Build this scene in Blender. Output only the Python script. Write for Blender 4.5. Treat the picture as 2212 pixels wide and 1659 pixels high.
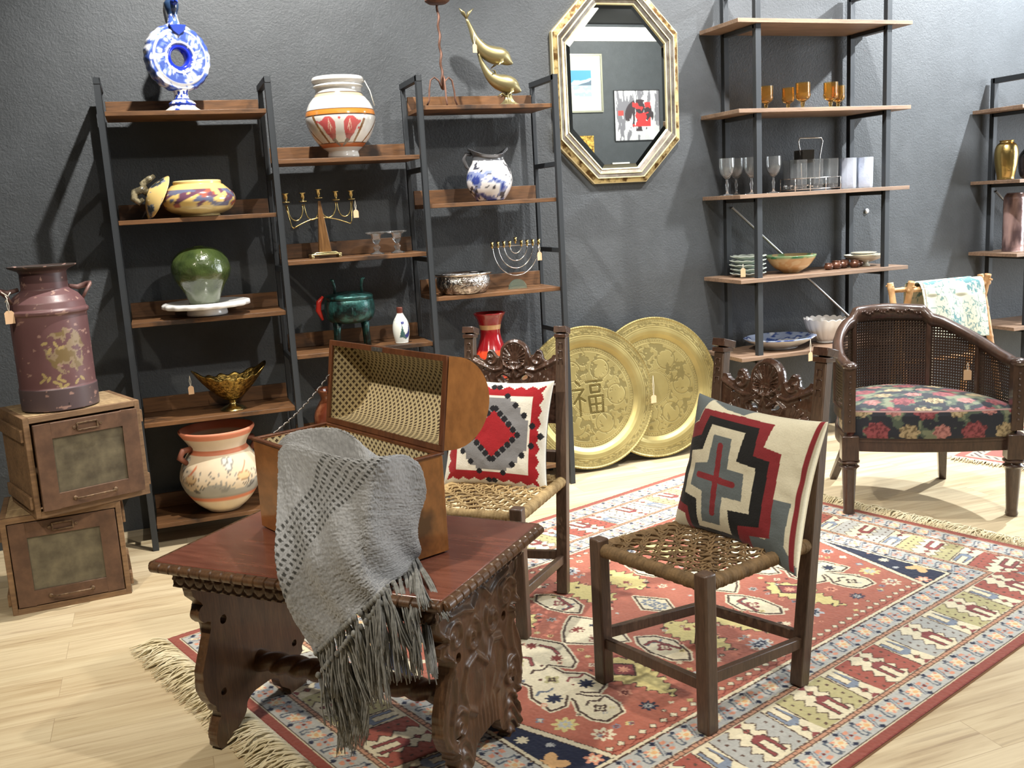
import bpy, bmesh, math, random
import numpy as np
from mathutils import Vector, Matrix
C = bpy.context.scene.collection
SC = bpy.context.scene
PI = math.pi
for o in list(bpy.data.objects): bpy.data.objects.remove(o)

# ---------------------------------------------------------------- camera
cam_d = bpy.data.cameras.new('camera'); cam = bpy.data.objects.new('camera', cam_d); C.objects.link(cam)
cam_d.sensor_width = 36; cam_d.lens = 2090.887/2212*36; cam_d.clip_start = .05
_pi, _ro, _az = math.radians(10.41169), math.radians(-3.20017), math.radians(19.77924)
_fw = Vector((0, math.cos(_pi), -math.sin(_pi))); _rt = Vector((1, 0, 0)); _up = _rt.cross(_fw)
_r2 = math.cos(_ro)*_rt+math.sin(_ro)*_up; _u2 = -math.sin(_ro)*_rt+math.cos(_ro)*_up
_M = Matrix.Rotation(-_az, 3, 'Z'); _r2, _u2, _fw = _M@_r2, _M@_u2, _M@_fw
cam.matrix_world = Matrix(((_r2.x, _u2.x, -_fw.x, 0), (_r2.y, _u2.y, -_fw.y, 0), (_r2.z, _u2.z, -_fw.z, 1.5), (0, 0, 0, 1)))
SC.camera = cam
# ---------------------------------------------------------------- view, world, lights
SC.view_settings.view_transform = 'Standard'; SC.view_settings.look = 'None'; SC.view_settings.gamma = 1
SC.view_settings.use_curve_mapping = False
SC.view_settings.exposure = 0.55
w = bpy.data.worlds.new('world'); SC.world = w; w.use_nodes = True
w.node_tree.nodes['Background'].inputs[0].default_value = (.62, .72, .9, 1); w.node_tree.nodes['Background'].inputs[1].default_value = .05
def lamp(name, loc, aim, power, col=(1, .93, .82), size=110, blend=.7, radius=.05):
    d = bpy.data.lights.new(name, 'SPOT'); d.energy = power; d.color = col; d.spot_size = math.radians(size); d.spot_blend = blend
    d.shadow_soft_size = radius
    o = bpy.data.objects.new(name, d); C.objects.link(o); o.location = loc
    o.rotation_euler = (Vector(aim)-Vector(loc)).to_track_quat('-Z', 'Y').to_euler(); return o
def arealamp(name, loc, aim, power, sx, sy, col=(1, .96, .9)):
    d = bpy.data.lights.new(name, 'AREA'); d.energy = power; d.color = col; d.shape = 'RECTANGLE'; d.size = sx; d.size_y = sy
    o = bpy.data.objects.new(name, d); C.objects.link(o); o.location = loc
    o.rotation_euler = (Vector(aim)-Vector(loc)).to_track_quat('-Z', 'Y').to_euler(); return o
lamp('spot_shelf', (.62, 3.80, 3.6), (.70, 4.9, 1.3), 350, (1, .96, .90), size=105, radius=.03)
lamp('spot_mirror', (2.60, 3.75, 3.6), (2.75, 5.0, 1.2), 265, (1, .97, .93), size=92)
lamp('spot_unit', (3.75, 3.55, 3.6), (3.85, 5.0, 1.2), 300, (1, .98, .96), size=95)
lamp('spot_right', (5.7, 3.9, 3.6), (5.2, 4.9, 1.0), 700, (.93, .97, 1), size=125)
lamp('spot_table', (-1.3, 1.5, 3.5), (.40, 2.7, .4), 250, (1, .90, .74), size=76)
lamp('spot_chair', (2.1, .9, 3.6), (1.75, 2.7, .3), 190, (1, .95, .88), size=100)
lamp('spot_opposite', (5.7, .1, 3.5), (5.8, -1.6, 2.6), 240, (1, .98, .93), size=110)  # spot added to brighten the opposite wall reflected in the mirror
arealamp('ceiling_fill', (2.0, 1.8, 3.66), (2.0, 2.2, 0), 40, 4.5, 3.0, (1, .95, .86))  # broad soft fill added for ambient light, no panel is modelled
arealamp('fill_right', (8.4, 2.4, 1.9), (3.0, 3.4, .6), 200, 3.0, 2.4, (.90, .95, 1))  # fill light added to lift the right side; no window is built there

# ---------------------------------------------------------------- helpers
def lin(r, g, b):
    f = lambda v: (v/255/12.92 if v/255 <= .04045 else ((v/255+.055)/1.055)**2.4)
    return (f(r), f(g), f(b))
def link(o, parent=None):
    C.objects.link(o)
    if parent: o.parent = parent
    return o
def tag(o, label, cat, group=None, kind=None):
    o['label'] = label; o['category'] = cat
    if group: o['group'] = group
    if kind: o['kind'] = kind
    return o
def thing(name, label, cat, loc=(0, 0, 0), rz=0, group=None):
    o = bpy.data.objects.new(name, None); C.objects.link(o); o.empty_display_size = .05
    o.location = loc; o.rotation_euler = (0, 0, rz)
    return tag(o, label, cat, group)
def copy_tree(o, parent=None):
    c = o.copy(); C.objects.link(c); c.parent = parent
    for ch in o.children: copy_tree(ch, c)
    return c
def vn(x, y, seed=0):
    x = np.asarray(x, float); y = np.asarray(y, float)
    xi = np.floor(x).astype(np.int64); yi = np.floor(y).astype(np.int64); fx = x-xi; fy = y-yi
    fx = fx*fx*(3-2*fx); fy = fy*fy*(3-2*fy)
    def h(a, b):
        n = (a*374761393+b*668265263+seed*1442695041) & 0x7fffffff
        n = ((n ^ (n >> 13))*1274126177) & 0x7fffffff
        return ((n ^ (n >> 16)) & 0xffff)/65535.
    return (h(xi, yi)*(1-fx)+h(xi+1, yi)*fx)*(1-fy)+(h(xi, yi+1)*(1-fx)+h(xi+1, yi+1)*fx)*fy
def fbm(x, y, seed=0, o=4):
    s = 0; a = .5; t = 0
    for i in range(o): s = s+a*vn(x*2**i, y*2**i, seed+i); t += a; a *= .5
    return s/t
def inpoly(U, V, poly):
    m = np.zeros(U.shape, bool); n = len(poly)
    for i in range(n):
        x1, y1 = poly[i]; x2, y2 = poly[(i+1) % n]
        if y1 == y2: continue
        m ^= ((V >= y1) != (V >= y2)) & (U < (x2-x1)*(V-y1)/(y2-y1)+x1)
    return m
def segd(U, V, pts, closed=False):
    d = np.full(U.shape, 1e9); n = len(pts)
    for i in range(n if closed else n-1):
        x1, y1 = pts[i]; x2, y2 = pts[(i+1) % n]; dx, dy = x2-x1, y2-y1
        t = np.clip(((U-x1)*dx+(V-y1)*dy)/(dx*dx+dy*dy+1e-12), 0, 1)
        d = np.minimum(d, np.hypot(U-x1-t*dx, V-y1-t*dy))
    return d
def rawmesh(name, verts, quads, col=None, mats=None, parent=None, smooth=True, uv=None):
    verts = np.asarray(verts, np.float32).reshape(-1, 3); quads = np.asarray(quads, np.int32)
    me = bpy.data.meshes.new(name); me.vertices.add(len(verts)); me.vertices.foreach_set('co', verts.ravel())
    n = quads.shape[1]
    me.loops.add(quads.size); me.loops.foreach_set('vertex_index', quads.ravel())
    me.polygons.add(len(quads)); me.polygons.foreach_set('loop_start', np.arange(0, quads.size, n, dtype=np.int32))
    me.polygons.foreach_set('loop_total', np.full(len(quads), n, np.int32))
    me.polygons.foreach_set('use_smooth', np.full(len(quads), smooth, bool))
    me.update(calc_edges=True); me.validate()
    if col is not None:
        a = me.color_attributes.new('Col', 'FLOAT_COLOR', 'POINT')
        c4 = np.ones((len(verts), 4), np.float32); c4[:, :3] = np.asarray(col).reshape(-1, 3); a.data.foreach_set('color', c4.ravel())
    if uv is not None:
        l = me.uv_layers.new(name='UVMap'); u = np.asarray(uv, np.float32).reshape(-1, 2)[quads.ravel()]; l.data.foreach_set('uv', u.ravel())
    if mats is not None: me.materials.append(mats)
    return link(bpy.data.objects.new(name, me), parent)
def gridq(n, m, cu=False, cv=False, off=0):
    i = np.arange(n if cu else n-1); j = np.arange(m if cv else m-1); I, J = np.meshgrid(i, j, indexing='ij')
    a = I*m+J; b = ((I+1) % n)*m+J; c = ((I+1) % n)*m+(J+1) % m; d = I*m+(J+1) % m
    return np.stack([a, b, c, d], -1).reshape(-1, 4)+off
def gridmesh(name, P, mat, parent=None, col=None, cu=False, cv=False, flip=False, uv=None, smooth=True):
    n, m = P.shape[:2]; q = gridq(n, m, cu, cv)
    if flip: q = q[:, ::-1]
    return rawmesh(name, P, q, col, mat, parent, smooth, uv)
def crom(pts, n):
    p = np.asarray(pts, float); p = np.vstack([2*p[0]-p[1], p, 2*p[-1]-p[-2]]); k = len(p)-3
    t = np.linspace(0, k, n); i = np.minimum(t.astype(int), k-1); f = (t-i)[:, None]
    a, b, c, d = p[i], p[i+1], p[i+2], p[i+3]
    return .5*(2*b+(c-a)*f+(2*a-5*b+4*c-d)*f**2+(3*b-a-3*c+d)*f**3)
def lathe(name, prof, mat, parent=None, n=64, m=60, colf=None, smoothp=True, deform=None, loc=(0, 0, 0), rot=None):
    """revolve a profile [(r, z)...]; colf(theta, z, r, s) gives rgb; deform(X, Y, Z, T, S) moves points"""
    pr = crom(prof, m) if smoothp else np.asarray(prof, float)
    m = len(pr); th = np.linspace(0, 2*PI, n, endpoint=False)
    T, S = np.meshgrid(th, np.linspace(0, 1, m), indexing='ij'); R = np.maximum(np.broadcast_to(pr[:, 0], (n, m)), 1e-4); Z = np.broadcast_to(pr[:, 1], (n, m)).copy()
    X = R*np.cos(T); Y = R*np.sin(T)
    col = None
    if colf is not None: col = colf(T, Z, R, S)
    if deform: X, Y, Z = deform(X, Y, Z, T, S)
    P = np.stack([X, Y, Z], -1)
    if rot is not None: P = P@np.array(rot.to_3x3()).T
    P = P+np.array(loc)
    return gridmesh(name, P, mat, parent, col, cu=True)
class MB:
    def __init__(s): s.v = []; s.f = []
    def add(s, vs, fs):
        o = len(s.v); s.v += [tuple(v) for v in vs]; s.f += [tuple(i+o for i in f) for f in fs]; return s
    def box(s, cx, cy, cz, sx, sy, sz, M=None):
        vs = [Vector((cx+a*sx/2, cy+b*sy/2, cz+c*sz/2)) for a in (-1, 1) for b in (-1, 1) for c in (-1, 1)]
        if M: vs = [M@v for v in vs]
        return s.add(vs, [(0, 1, 3, 2), (4, 6, 7, 5), (0, 4, 5, 1), (2, 3, 7, 6), (0, 2, 6, 4), (1, 5, 7, 3)])
    def bar(s, p, q, w, h=None, up=(0, 0, 1), w2=None, h2=None):
        h = h or w; w2 = w2 or w; h2 = h2 or h
        p, q = Vector(p), Vector(q); d = (q-p).normalized(); u = Vector(up)
        if abs(d.dot(u)) > .95: u = Vector((0, 1, 0))
        a = d.cross(u).normalized(); b = a.cross(d).normalized()
        vs = [p+a*x*w/2+b*y*h/2 for x in (-1, 1) for y in (-1, 1)]+[q+a*x*w2/2+b*y*h2/2 for x in (-1, 1) for y in (-1, 1)]
        return s.add(vs, [(0, 1, 3, 2), (4, 6, 7, 5), (0, 4, 5, 1), (2, 3, 7, 6), (0, 2, 6, 4), (1, 5, 7, 3)])
    def tube(s, pts, r, seg=8, closed=False, flat=1.0):
        pts = [Vector(p) for p in pts]; n = len(pts); rs = r if isinstance(r, (list, tuple, np.ndarray)) else [r]*n
        vs = []; fs = []; a = None
        for i, p in enumerate(pts):
            if closed: d = (pts[(i+1) % n]-pts[i-1]).normalized()
            else: d = (pts[min(i+1, n-1)]-pts[max(i-1, 0)]).normalized()
            if a is None:
                a = d.cross(Vector((0, 0, 1)));
                if a.length < .1: a = d.cross(Vector((0, 1, 0)))
            a = (a-d*a.dot(d)).normalized(); b = d.cross(a)
            for k in range(seg):
                t = 2*PI*k/seg; vs.append(p+(a*math.cos(t)+b*math.sin(t)*flat)*rs[i])
        for i in range(n if closed else n-1):
            for k in range(seg):
                j = (i+1) % n; k2 = (k+1) % seg; fs.append((i*seg+k, i*seg+k2, j*seg+k2, j*seg+k))
        if not closed: fs.append(tuple(range(seg-1, -1, -1))); fs.append(tuple((n-1)*seg+k for k in range(seg)))
        return s.add(vs, fs)
    def cyl(s, p, q, r, r2=None, seg=24): return s.tube([p, q], [r, r2 if r2 is not None else r], seg)
    def lathe(s, prof, c=(0, 0, 0), seg=32, M=None):
        vs = []; n = len(prof)
        for r, z in prof:
            for k in range(seg):
                t = 2*PI*k/seg; v = Vector((max(r, 1e-4)*math.cos(t), max(r, 1e-4)*math.sin(t), z))
                if M: v = M@v
                vs.append(v+Vector(c))
        fs = [(i*seg+k, i*seg+(k+1) % seg, (i+1)*seg+(k+1) % seg, (i+1)*seg+k) for i in range(n-1) for k in range(seg)]
        return s.add(vs, fs)
    def prism(s, poly, z0, z1, M=None):
        n = len(poly); vs = [Vector((x, y, z0)) for x, y in poly]+[Vector((x, y, z1)) for x, y in poly]
        if M: vs = [M@v for v in vs]
        return s.add(vs, [tuple(range(n-1, -1, -1)), tuple(range(n, 2*n))]+[(i, (i+1) % n, n+(i+1) % n, n+i) for i in range(n)])
    def ball(s, c, r, sc=(1, 1, 1), n=12, m=8, M=None):
        vs = []; fs = []
        for i in range(m+1):
            a = PI*i/m
            for k in range(n):
                t = 2*PI*k/n; v = Vector((r*sc[0]*math.sin(a)*math.cos(t), r*sc[1]*math.sin(a)*math.sin(t), r*sc[2]*math.cos(a)))
                if M: v = M@v
                vs.append(v+Vector(c))
        for i in range(m):
            for k in range(n): fs.append((i*n+k, (i+1)*n+k, (i+1)*n+(k+1) % n, i*n+(k+1) % n))
        return s.add(vs, fs)
    def build(s, name, mat, parent=None, smooth=False, bevel=0, seg=2, sub=0):
        me = bpy.data.meshes.new(name); me.from_pydata(s.v, [], s.f); me.update()
        bm = bmesh.new(); bm.from_mesh(me); bmesh.ops.remove_doubles(bm, verts=bm.verts, dist=1e-6); bmesh.ops.recalc_face_normals(bm, faces=bm.faces); bm.to_mesh(me); bm.free()
        if mat: me.materials.append(mat)
        o = link(bpy.data.objects.new(name, me), parent)
        if smooth:
            for p in me.polygons: p.use_smooth = True
            if smooth != 'all':
                try: me.set_sharp_from_angle(angle=math.radians(38))
                except Exception: pass
        if bevel:
            md = o.modifiers.new('bevel', 'BEVEL'); md.width = bevel; md.segments = seg; md.limit_method = 'ANGLE'; md.angle_limit = math.radians(40)
            for p in me.polygons: p.use_smooth = True
            try: me.set_sharp_from_angle(angle=math.radians(45))
            except Exception: pass
        if sub:
            md = o.modifiers.new('sub', 'SUBSURF'); md.levels = sub; md.render_levels = sub
        return o
def relief(name, mask, height, x0, x1, z0, z1, thick, res, mat, parent=None, back=False, smooth_it=2):
    """carved board in local x/z, front at y=0 facing -y; mask(U,V)->bool, height(U,V)->relief in metres (towards -y)"""
    nx = int((x1-x0)/res)+2; nz = int((z1-z0)/res)+2
    xs = x0-res/2+res*np.arange(nx); zs = z0-res/2+res*np.arange(nz)
    cx = (xs[:-1]+xs[1:])/2; cz = (zs[:-1]+zs[1:])/2
    Cx, Cz = np.meshgrid(cx, cz, indexing='ij'); m = mask(Cx, Cz)
    U, V = np.meshgrid(xs, zs, indexing='ij'); U = U.copy(); V = V.copy()
    # smooth the outline of the mask
    mv = np.zeros((nx, nz)); cnt = np.zeros((nx, nz))
    mm = m.astype(float)
    pad = np.pad(mm, 1); s4 = pad[:-1, :-1]+pad[1:, :-1]+pad[:-1, 1:]+pad[1:, 1:]
    bnd = (s4 > 0) & (s4 < 4)
    for _ in range(smooth_it):
        w = bnd.astype(float); su = np.zeros_like(U); sv = np.zeros_like(V); sw = np.zeros_like(U)
        for dx, dz in ((1, 0), (-1, 0), (0, 1), (0, -1), (1, 1), (-1, -1), (1, -1), (-1, 1)):
            ww = np.roll(np.roll(w, dx, 0), dz, 1)*(1 if dx*dz == 0 else .7)
            su += ww*np.roll(np.roll(U, dx, 0), dz, 1); sv += ww*np.roll(np.roll(V, dx, 0), dz, 1); sw += ww
        ok = bnd & (sw > 1.5); U[ok] = U[ok]*.4+.6*su[ok]/sw[ok]; V[ok] = V[ok]*.4+.6*sv[ok]/sw[ok]
    H = height(U, V)
    H = np.where(bnd, np.minimum(H, 0)*1.0, H)
    N = nx*nz; F = np.stack([U, -H, V], -1).reshape(-1, 3)
    Hb = (-H*.7 if back else 0*H); B = np.stack([U, thick-Hb*1.0, V], -1).reshape(-1, 3)
    idx = lambda i, j: i*nz+j
    I, J = np.nonzero(m)
    q = [np.stack([idx(I, J), idx(I+1, J), idx(I+1, J+1), idx(I, J+1)], -1), np.stack([idx(I, J), idx(I, J+1), idx(I+1, J+1), idx(I+1, J)], -1)+N]
    mp = np.pad(m, 1)
    for di, dj, (a, b) in ((-1, 0, ((0, 0), (0, 1))), (1, 0, ((1, 1), (1, 0))), (0, -1, ((1, 0), (0, 0))), (0, 1, ((0, 1), (1, 1)))):
        e = m & ~mp[1+di:1+di+m.shape[0], 1+dj:1+dj+m.shape[1]]; I, J = np.nonzero(e)
        A_ = idx(I+a[0], J+a[1]); B_ = idx(I+b[0], J+b[1]); q.append(np.stack([A_, B_, B_+N, A_+N], -1))
    q = np.vstack(q); vs = np.vstack([F, B]); used = np.unique(q); remap = np.zeros(2*N, int); remap[used] = np.arange(len(used))
    o = rawmesh(name, vs[used], remap[q], None, mat, parent, True)
    try: o.data.set_sharp_from_angle(angle=math.radians(78))
    except Exception: pass
    return o
# ---------------------------------------------------------------- materials
MATS = {}
def newmat(name):
    m = bpy.data.materials.new(name); m.use_nodes = True; nt = m.node_tree; b = nt.nodes['Principled BSDF']; MATS[name] = m
    return m, nt, b
def N(nt, t, **k):
    n = nt.nodes.new(t)
    for a, v in k.items(): setattr(n, a, v)
    return n
def coords(nt, scale=(1, 1, 1), kind='Object', rot=(0, 0, 0)):
    tc = N(nt, 'ShaderNodeTexCoord'); mp = N(nt, 'ShaderNodeMapping'); nt.links.new(tc.outputs[kind], mp.inputs[0])
    mp.inputs['Scale'].default_value = scale; mp.inputs['Rotation'].default_value = rot; return mp.outputs[0]
def noise(nt, vec, scale, detail=4, rough=.55, dist=0):
    n = N(nt, 'ShaderNodeTexNoise'); nt.links.new(vec, n.inputs['Vector']); n.inputs['Scale'].default_value = scale
    n.inputs['Detail'].default_value = detail; n.inputs['Roughness'].default_value = rough; n.inputs['Distortion'].default_value = dist; return n.outputs[0]
def ramp(nt, fac, stops):
    r = N(nt, 'ShaderNodeValToRGB'); nt.links.new(fac, r.inputs[0]); e = r.color_ramp.elements
    while len(e) < len(stops): e.new(.5)
    for i, (p, c) in enumerate(stops): e[i].position = p; e[i].color = (*c, 1)
    return r.outputs[0]
def mix(nt, f, a, b, mode='MIX'):
    n = N(nt, 'ShaderNodeMix', data_type='RGBA', blend_type=mode)
    for s, v in ((n.inputs[0], f), (n.inputs[6], a), (n.inputs[7], b)):
        if isinstance(v, (int, float)): s.default_value = v
        elif isinstance(v, tuple): s.default_value = (*v, 1)
        else: nt.links.new(v, s)
    return n.outputs[2]
def bump(nt, b, h, strength=.3, dist=.01):
    n = N(nt, 'ShaderNodeBump'); n.inputs['Strength'].default_value = strength; n.inputs['Distance'].default_value = dist
    nt.links.new(h, n.inputs['Height']); nt.links.new(n.outputs[0], b.inputs['Normal']); return n
def setp(b, **k):
    nm = {'rough': 'Roughness', 'metal': 'Metallic', 'coat': 'Coat Weight', 'coatr': 'Coat Roughness', 'trans': 'Transmission Weight', 'ior': 'IOR', 'spec': 'Specular IOR Level', 'sheen': 'Sheen Weight', 'alpha': 'Alpha'}
    for a, v in k.items(): b.inputs[nm[a]].default_value = v
def mat(name, col, rough=.5, metal=0, var=None, bmp=None, scale=(1, 1, 1), **k):
    """var=(noise scale, second colour, low, high); bmp=(noise scale, strength, distance)"""
    if name in MATS: return MATS[name]
    m, nt, b = newmat(name); b.inputs['Base Color'].default_value = (*col, 1); setp(b, rough=rough, metal=metal, **k)
    if var or bmp: v = coords(nt, scale)
    if var:
        r = ramp(nt, noise(nt, v, var[0], 5, .6), [(var[2] if len(var) > 2 else .35, col), (var[3] if len(var) > 3 else .65, var[1])]); nt.links.new(r, b.inputs['Base Color'])
    if bmp: bump(nt, b, noise(nt, v, bmp[0], 4), bmp[1], bmp[2] if len(bmp) > 2 else .002)
    return m
def wood(name, c1, c2, rough=.45, stretch=(1, 1, .08), sc=14, coat=0, dark=None, bs=.25):
    if name in MATS: return MATS[name]
    m, nt, b = newmat(name); v = coords(nt, stretch); g = noise(nt, v, sc, 6, .65, .6); g2 = noise(nt, v, sc*7, 3, .6)
    c = ramp(nt, g, [(.3, c1), (.7, c2)]); c = mix(nt, .35, c, ramp(nt, g2, [(.35, tuple(x*.55 for x in c1)), (.65, c2)]))
    if dark:
        d = ramp(nt, noise(nt, coords(nt), dark[0], 4), [(dark[1], (0, 0, 0)), (dark[1]+.12, (1, 1, 1))]); c = mix(nt, d, c, tuple(x*dark[2] for x in c1))
    nt.links.new(c, b.inputs['Base Color']); setp(b, rough=rough, coat=coat, coatr=.15); bump(nt, b, g2, bs, .001); return m
def vcmat(name, rough=.5, bmp=None, **k):
    if name in MATS: return MATS[name]
    m, nt, b = newmat(name); a = N(nt, 'ShaderNodeAttribute', attribute_name='Col'); nt.links.new(a.outputs['Color'], b.inputs['Base Color'])
    setp(b, rough=rough, **k)
    if bmp: bump(nt, b, noise(nt, coords(nt), bmp[0], 3), bmp[1], bmp[2] if len(bmp) > 2 else .002)
    return m
def rgb(*shape): return np.zeros(shape+(3,))
def put(col, m, c): col[m] = c
# ================================================================ ROOM
WY = 5.06
def m_wall():
    m, nt, b = newmat('slate_plaster'); v = coords(nt)
    n1 = noise(nt, v, 1.3, 4, .6, .4); n2 = noise(nt, v, 9, 5, .6)
    c = ramp(nt, n1, [(.3, (.050, .056, .061)), (.7, (.066, .073, .079))]); c = mix(nt, .25, c, ramp(nt, n2, [(.4, (.034, .038, .042)), (.62, (.062, .068, .075))]))
    sc = ramp(nt, noise(nt, coords(nt, (1, 1, 3)), 3.1, 8, .7, 1.2), [(.74, (0, 0, 0)), (.78, (1, 1, 1))]); c = mix(nt, mix(nt, .3, (0, 0, 0), sc), c, (.14, .15, .16))
    nt.links.new(c, b.inputs['Base Color']); setp(b, rough=.62)
    h = mix(nt, .45, noise(nt, coords(nt, (1, 1, 1)), 38, 6, .62, 1.4), noise(nt, v, 95, 3, .6)); bump(nt, b, h, .55, .009); return m
def m_floor():
    m, nt, b = newmat('pale_plank_floor'); v = coords(nt)
    br = N(nt, 'ShaderNodeTexBrick', offset=.37, offset_frequency=2, squash=1); nt.links.new(v, br.inputs['Vector'])
    for k, x in (('Scale', 1), ('Mortar Size', .0012), ('Mortar Smooth', .1), ('Bias', 0), ('Brick Width', 1.22), ('Row Height', .15)): br.inputs[k].default_value = x
    br.inputs['Color1'].default_value = (0, 0, 0, 1); br.inputs['Color2'].default_value = (1, 1, 1, 1); br.inputs['Mortar'].default_value = (.5, .5, .5, 1)
    sh = N(nt, 'ShaderNodeVectorMath', operation='MULTIPLY_ADD'); nt.links.new(br.outputs['Color'], sh.inputs[0]); sh.inputs[1].default_value = (7, 3, 5); nt.links.new(v, sh.inputs[2])
    mp = N(nt, 'ShaderNodeMapping'); nt.links.new(sh.outputs[0], mp.inputs[0]); mp.inputs['Scale'].default_value = (.75, 8, 1)
    g = noise(nt, mp.outputs[0], 1.6, 5, .55, .5); mp2 = N(nt, 'ShaderNodeMapping'); nt.links.new(sh.outputs[0], mp2.inputs[0]); mp2.inputs['Scale'].default_value = (1.2, 22, 1)
    g2 = noise(nt, mp2.outputs[0], 2.2, 6, .65, .8)
    c = ramp(nt, g, [(.22, lin(138, 114, 84)), (.40, lin(178, 156, 120)), (.52, lin(202, 184, 148)), (.72, lin(214, 199, 164))])
    c = mix(nt, .45, c, ramp(nt, g2, [(.32, lin(120, 94, 66)), (.42, lin(184, 164, 128)), (.66, lin(216, 201, 166))]))
    c = mix(nt, .16, c, ramp(nt, br.outputs['Color'], [(0, lin(150, 128, 100)), (1, lin(240, 230, 208))]))
    seam = ramp(nt, br.outputs['Fac'], [(0, (0, 0, 0)), (1, (.55, .55, .55))]); c = mix(nt, seam, c, lin(150, 128, 100))
    nt.links.new(c, b.inputs['Base Color']); setp(b, rough=.42, spec=.4); bump(nt, b, g2, .08, .001); return m
mw = m_wall(); mdark = mat('black_ceiling', (.006, .006, .007), .9); mwhite = mat('white_paint', (.75, .75, .72), .6)
def struct(name, m, *boxes):
    b = MB()
    for x in boxes: b.box((x[0]+x[1])/2, (x[2]+x[3])/2, (x[4]+x[5])/2, x[1]-x[0], x[3]-x[2], x[5]-x[4])
    o = b.build(name, m); o['kind'] = 'structure'; return o
struct('floor', m_floor(), (-3.2, 9.2, -1.8, 5.2, -.06, 0))
struct('wall_back', mw, (-3.2, 9.2, WY, WY+.14, 0, 3.7))
struct('wall_front', mw, (-3.2, 9.2, -1.74, -1.6, 0, 3.7))
struct('wall_left', mw, (-3.2, -3.0, -1.6, WY, 0, 3.7))
struct('wall_right', mw, (9.0, 9.2, -1.6, WY, 0, 3.7))
struct('ceiling', mdark, (-3.2, 9.2, -1.8, 5.2, 3.70, 3.8))
struct('trim_1', mwhite, (-3.0, 9.0, -1.6, -1.56, 3.49, 3.66))

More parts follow.
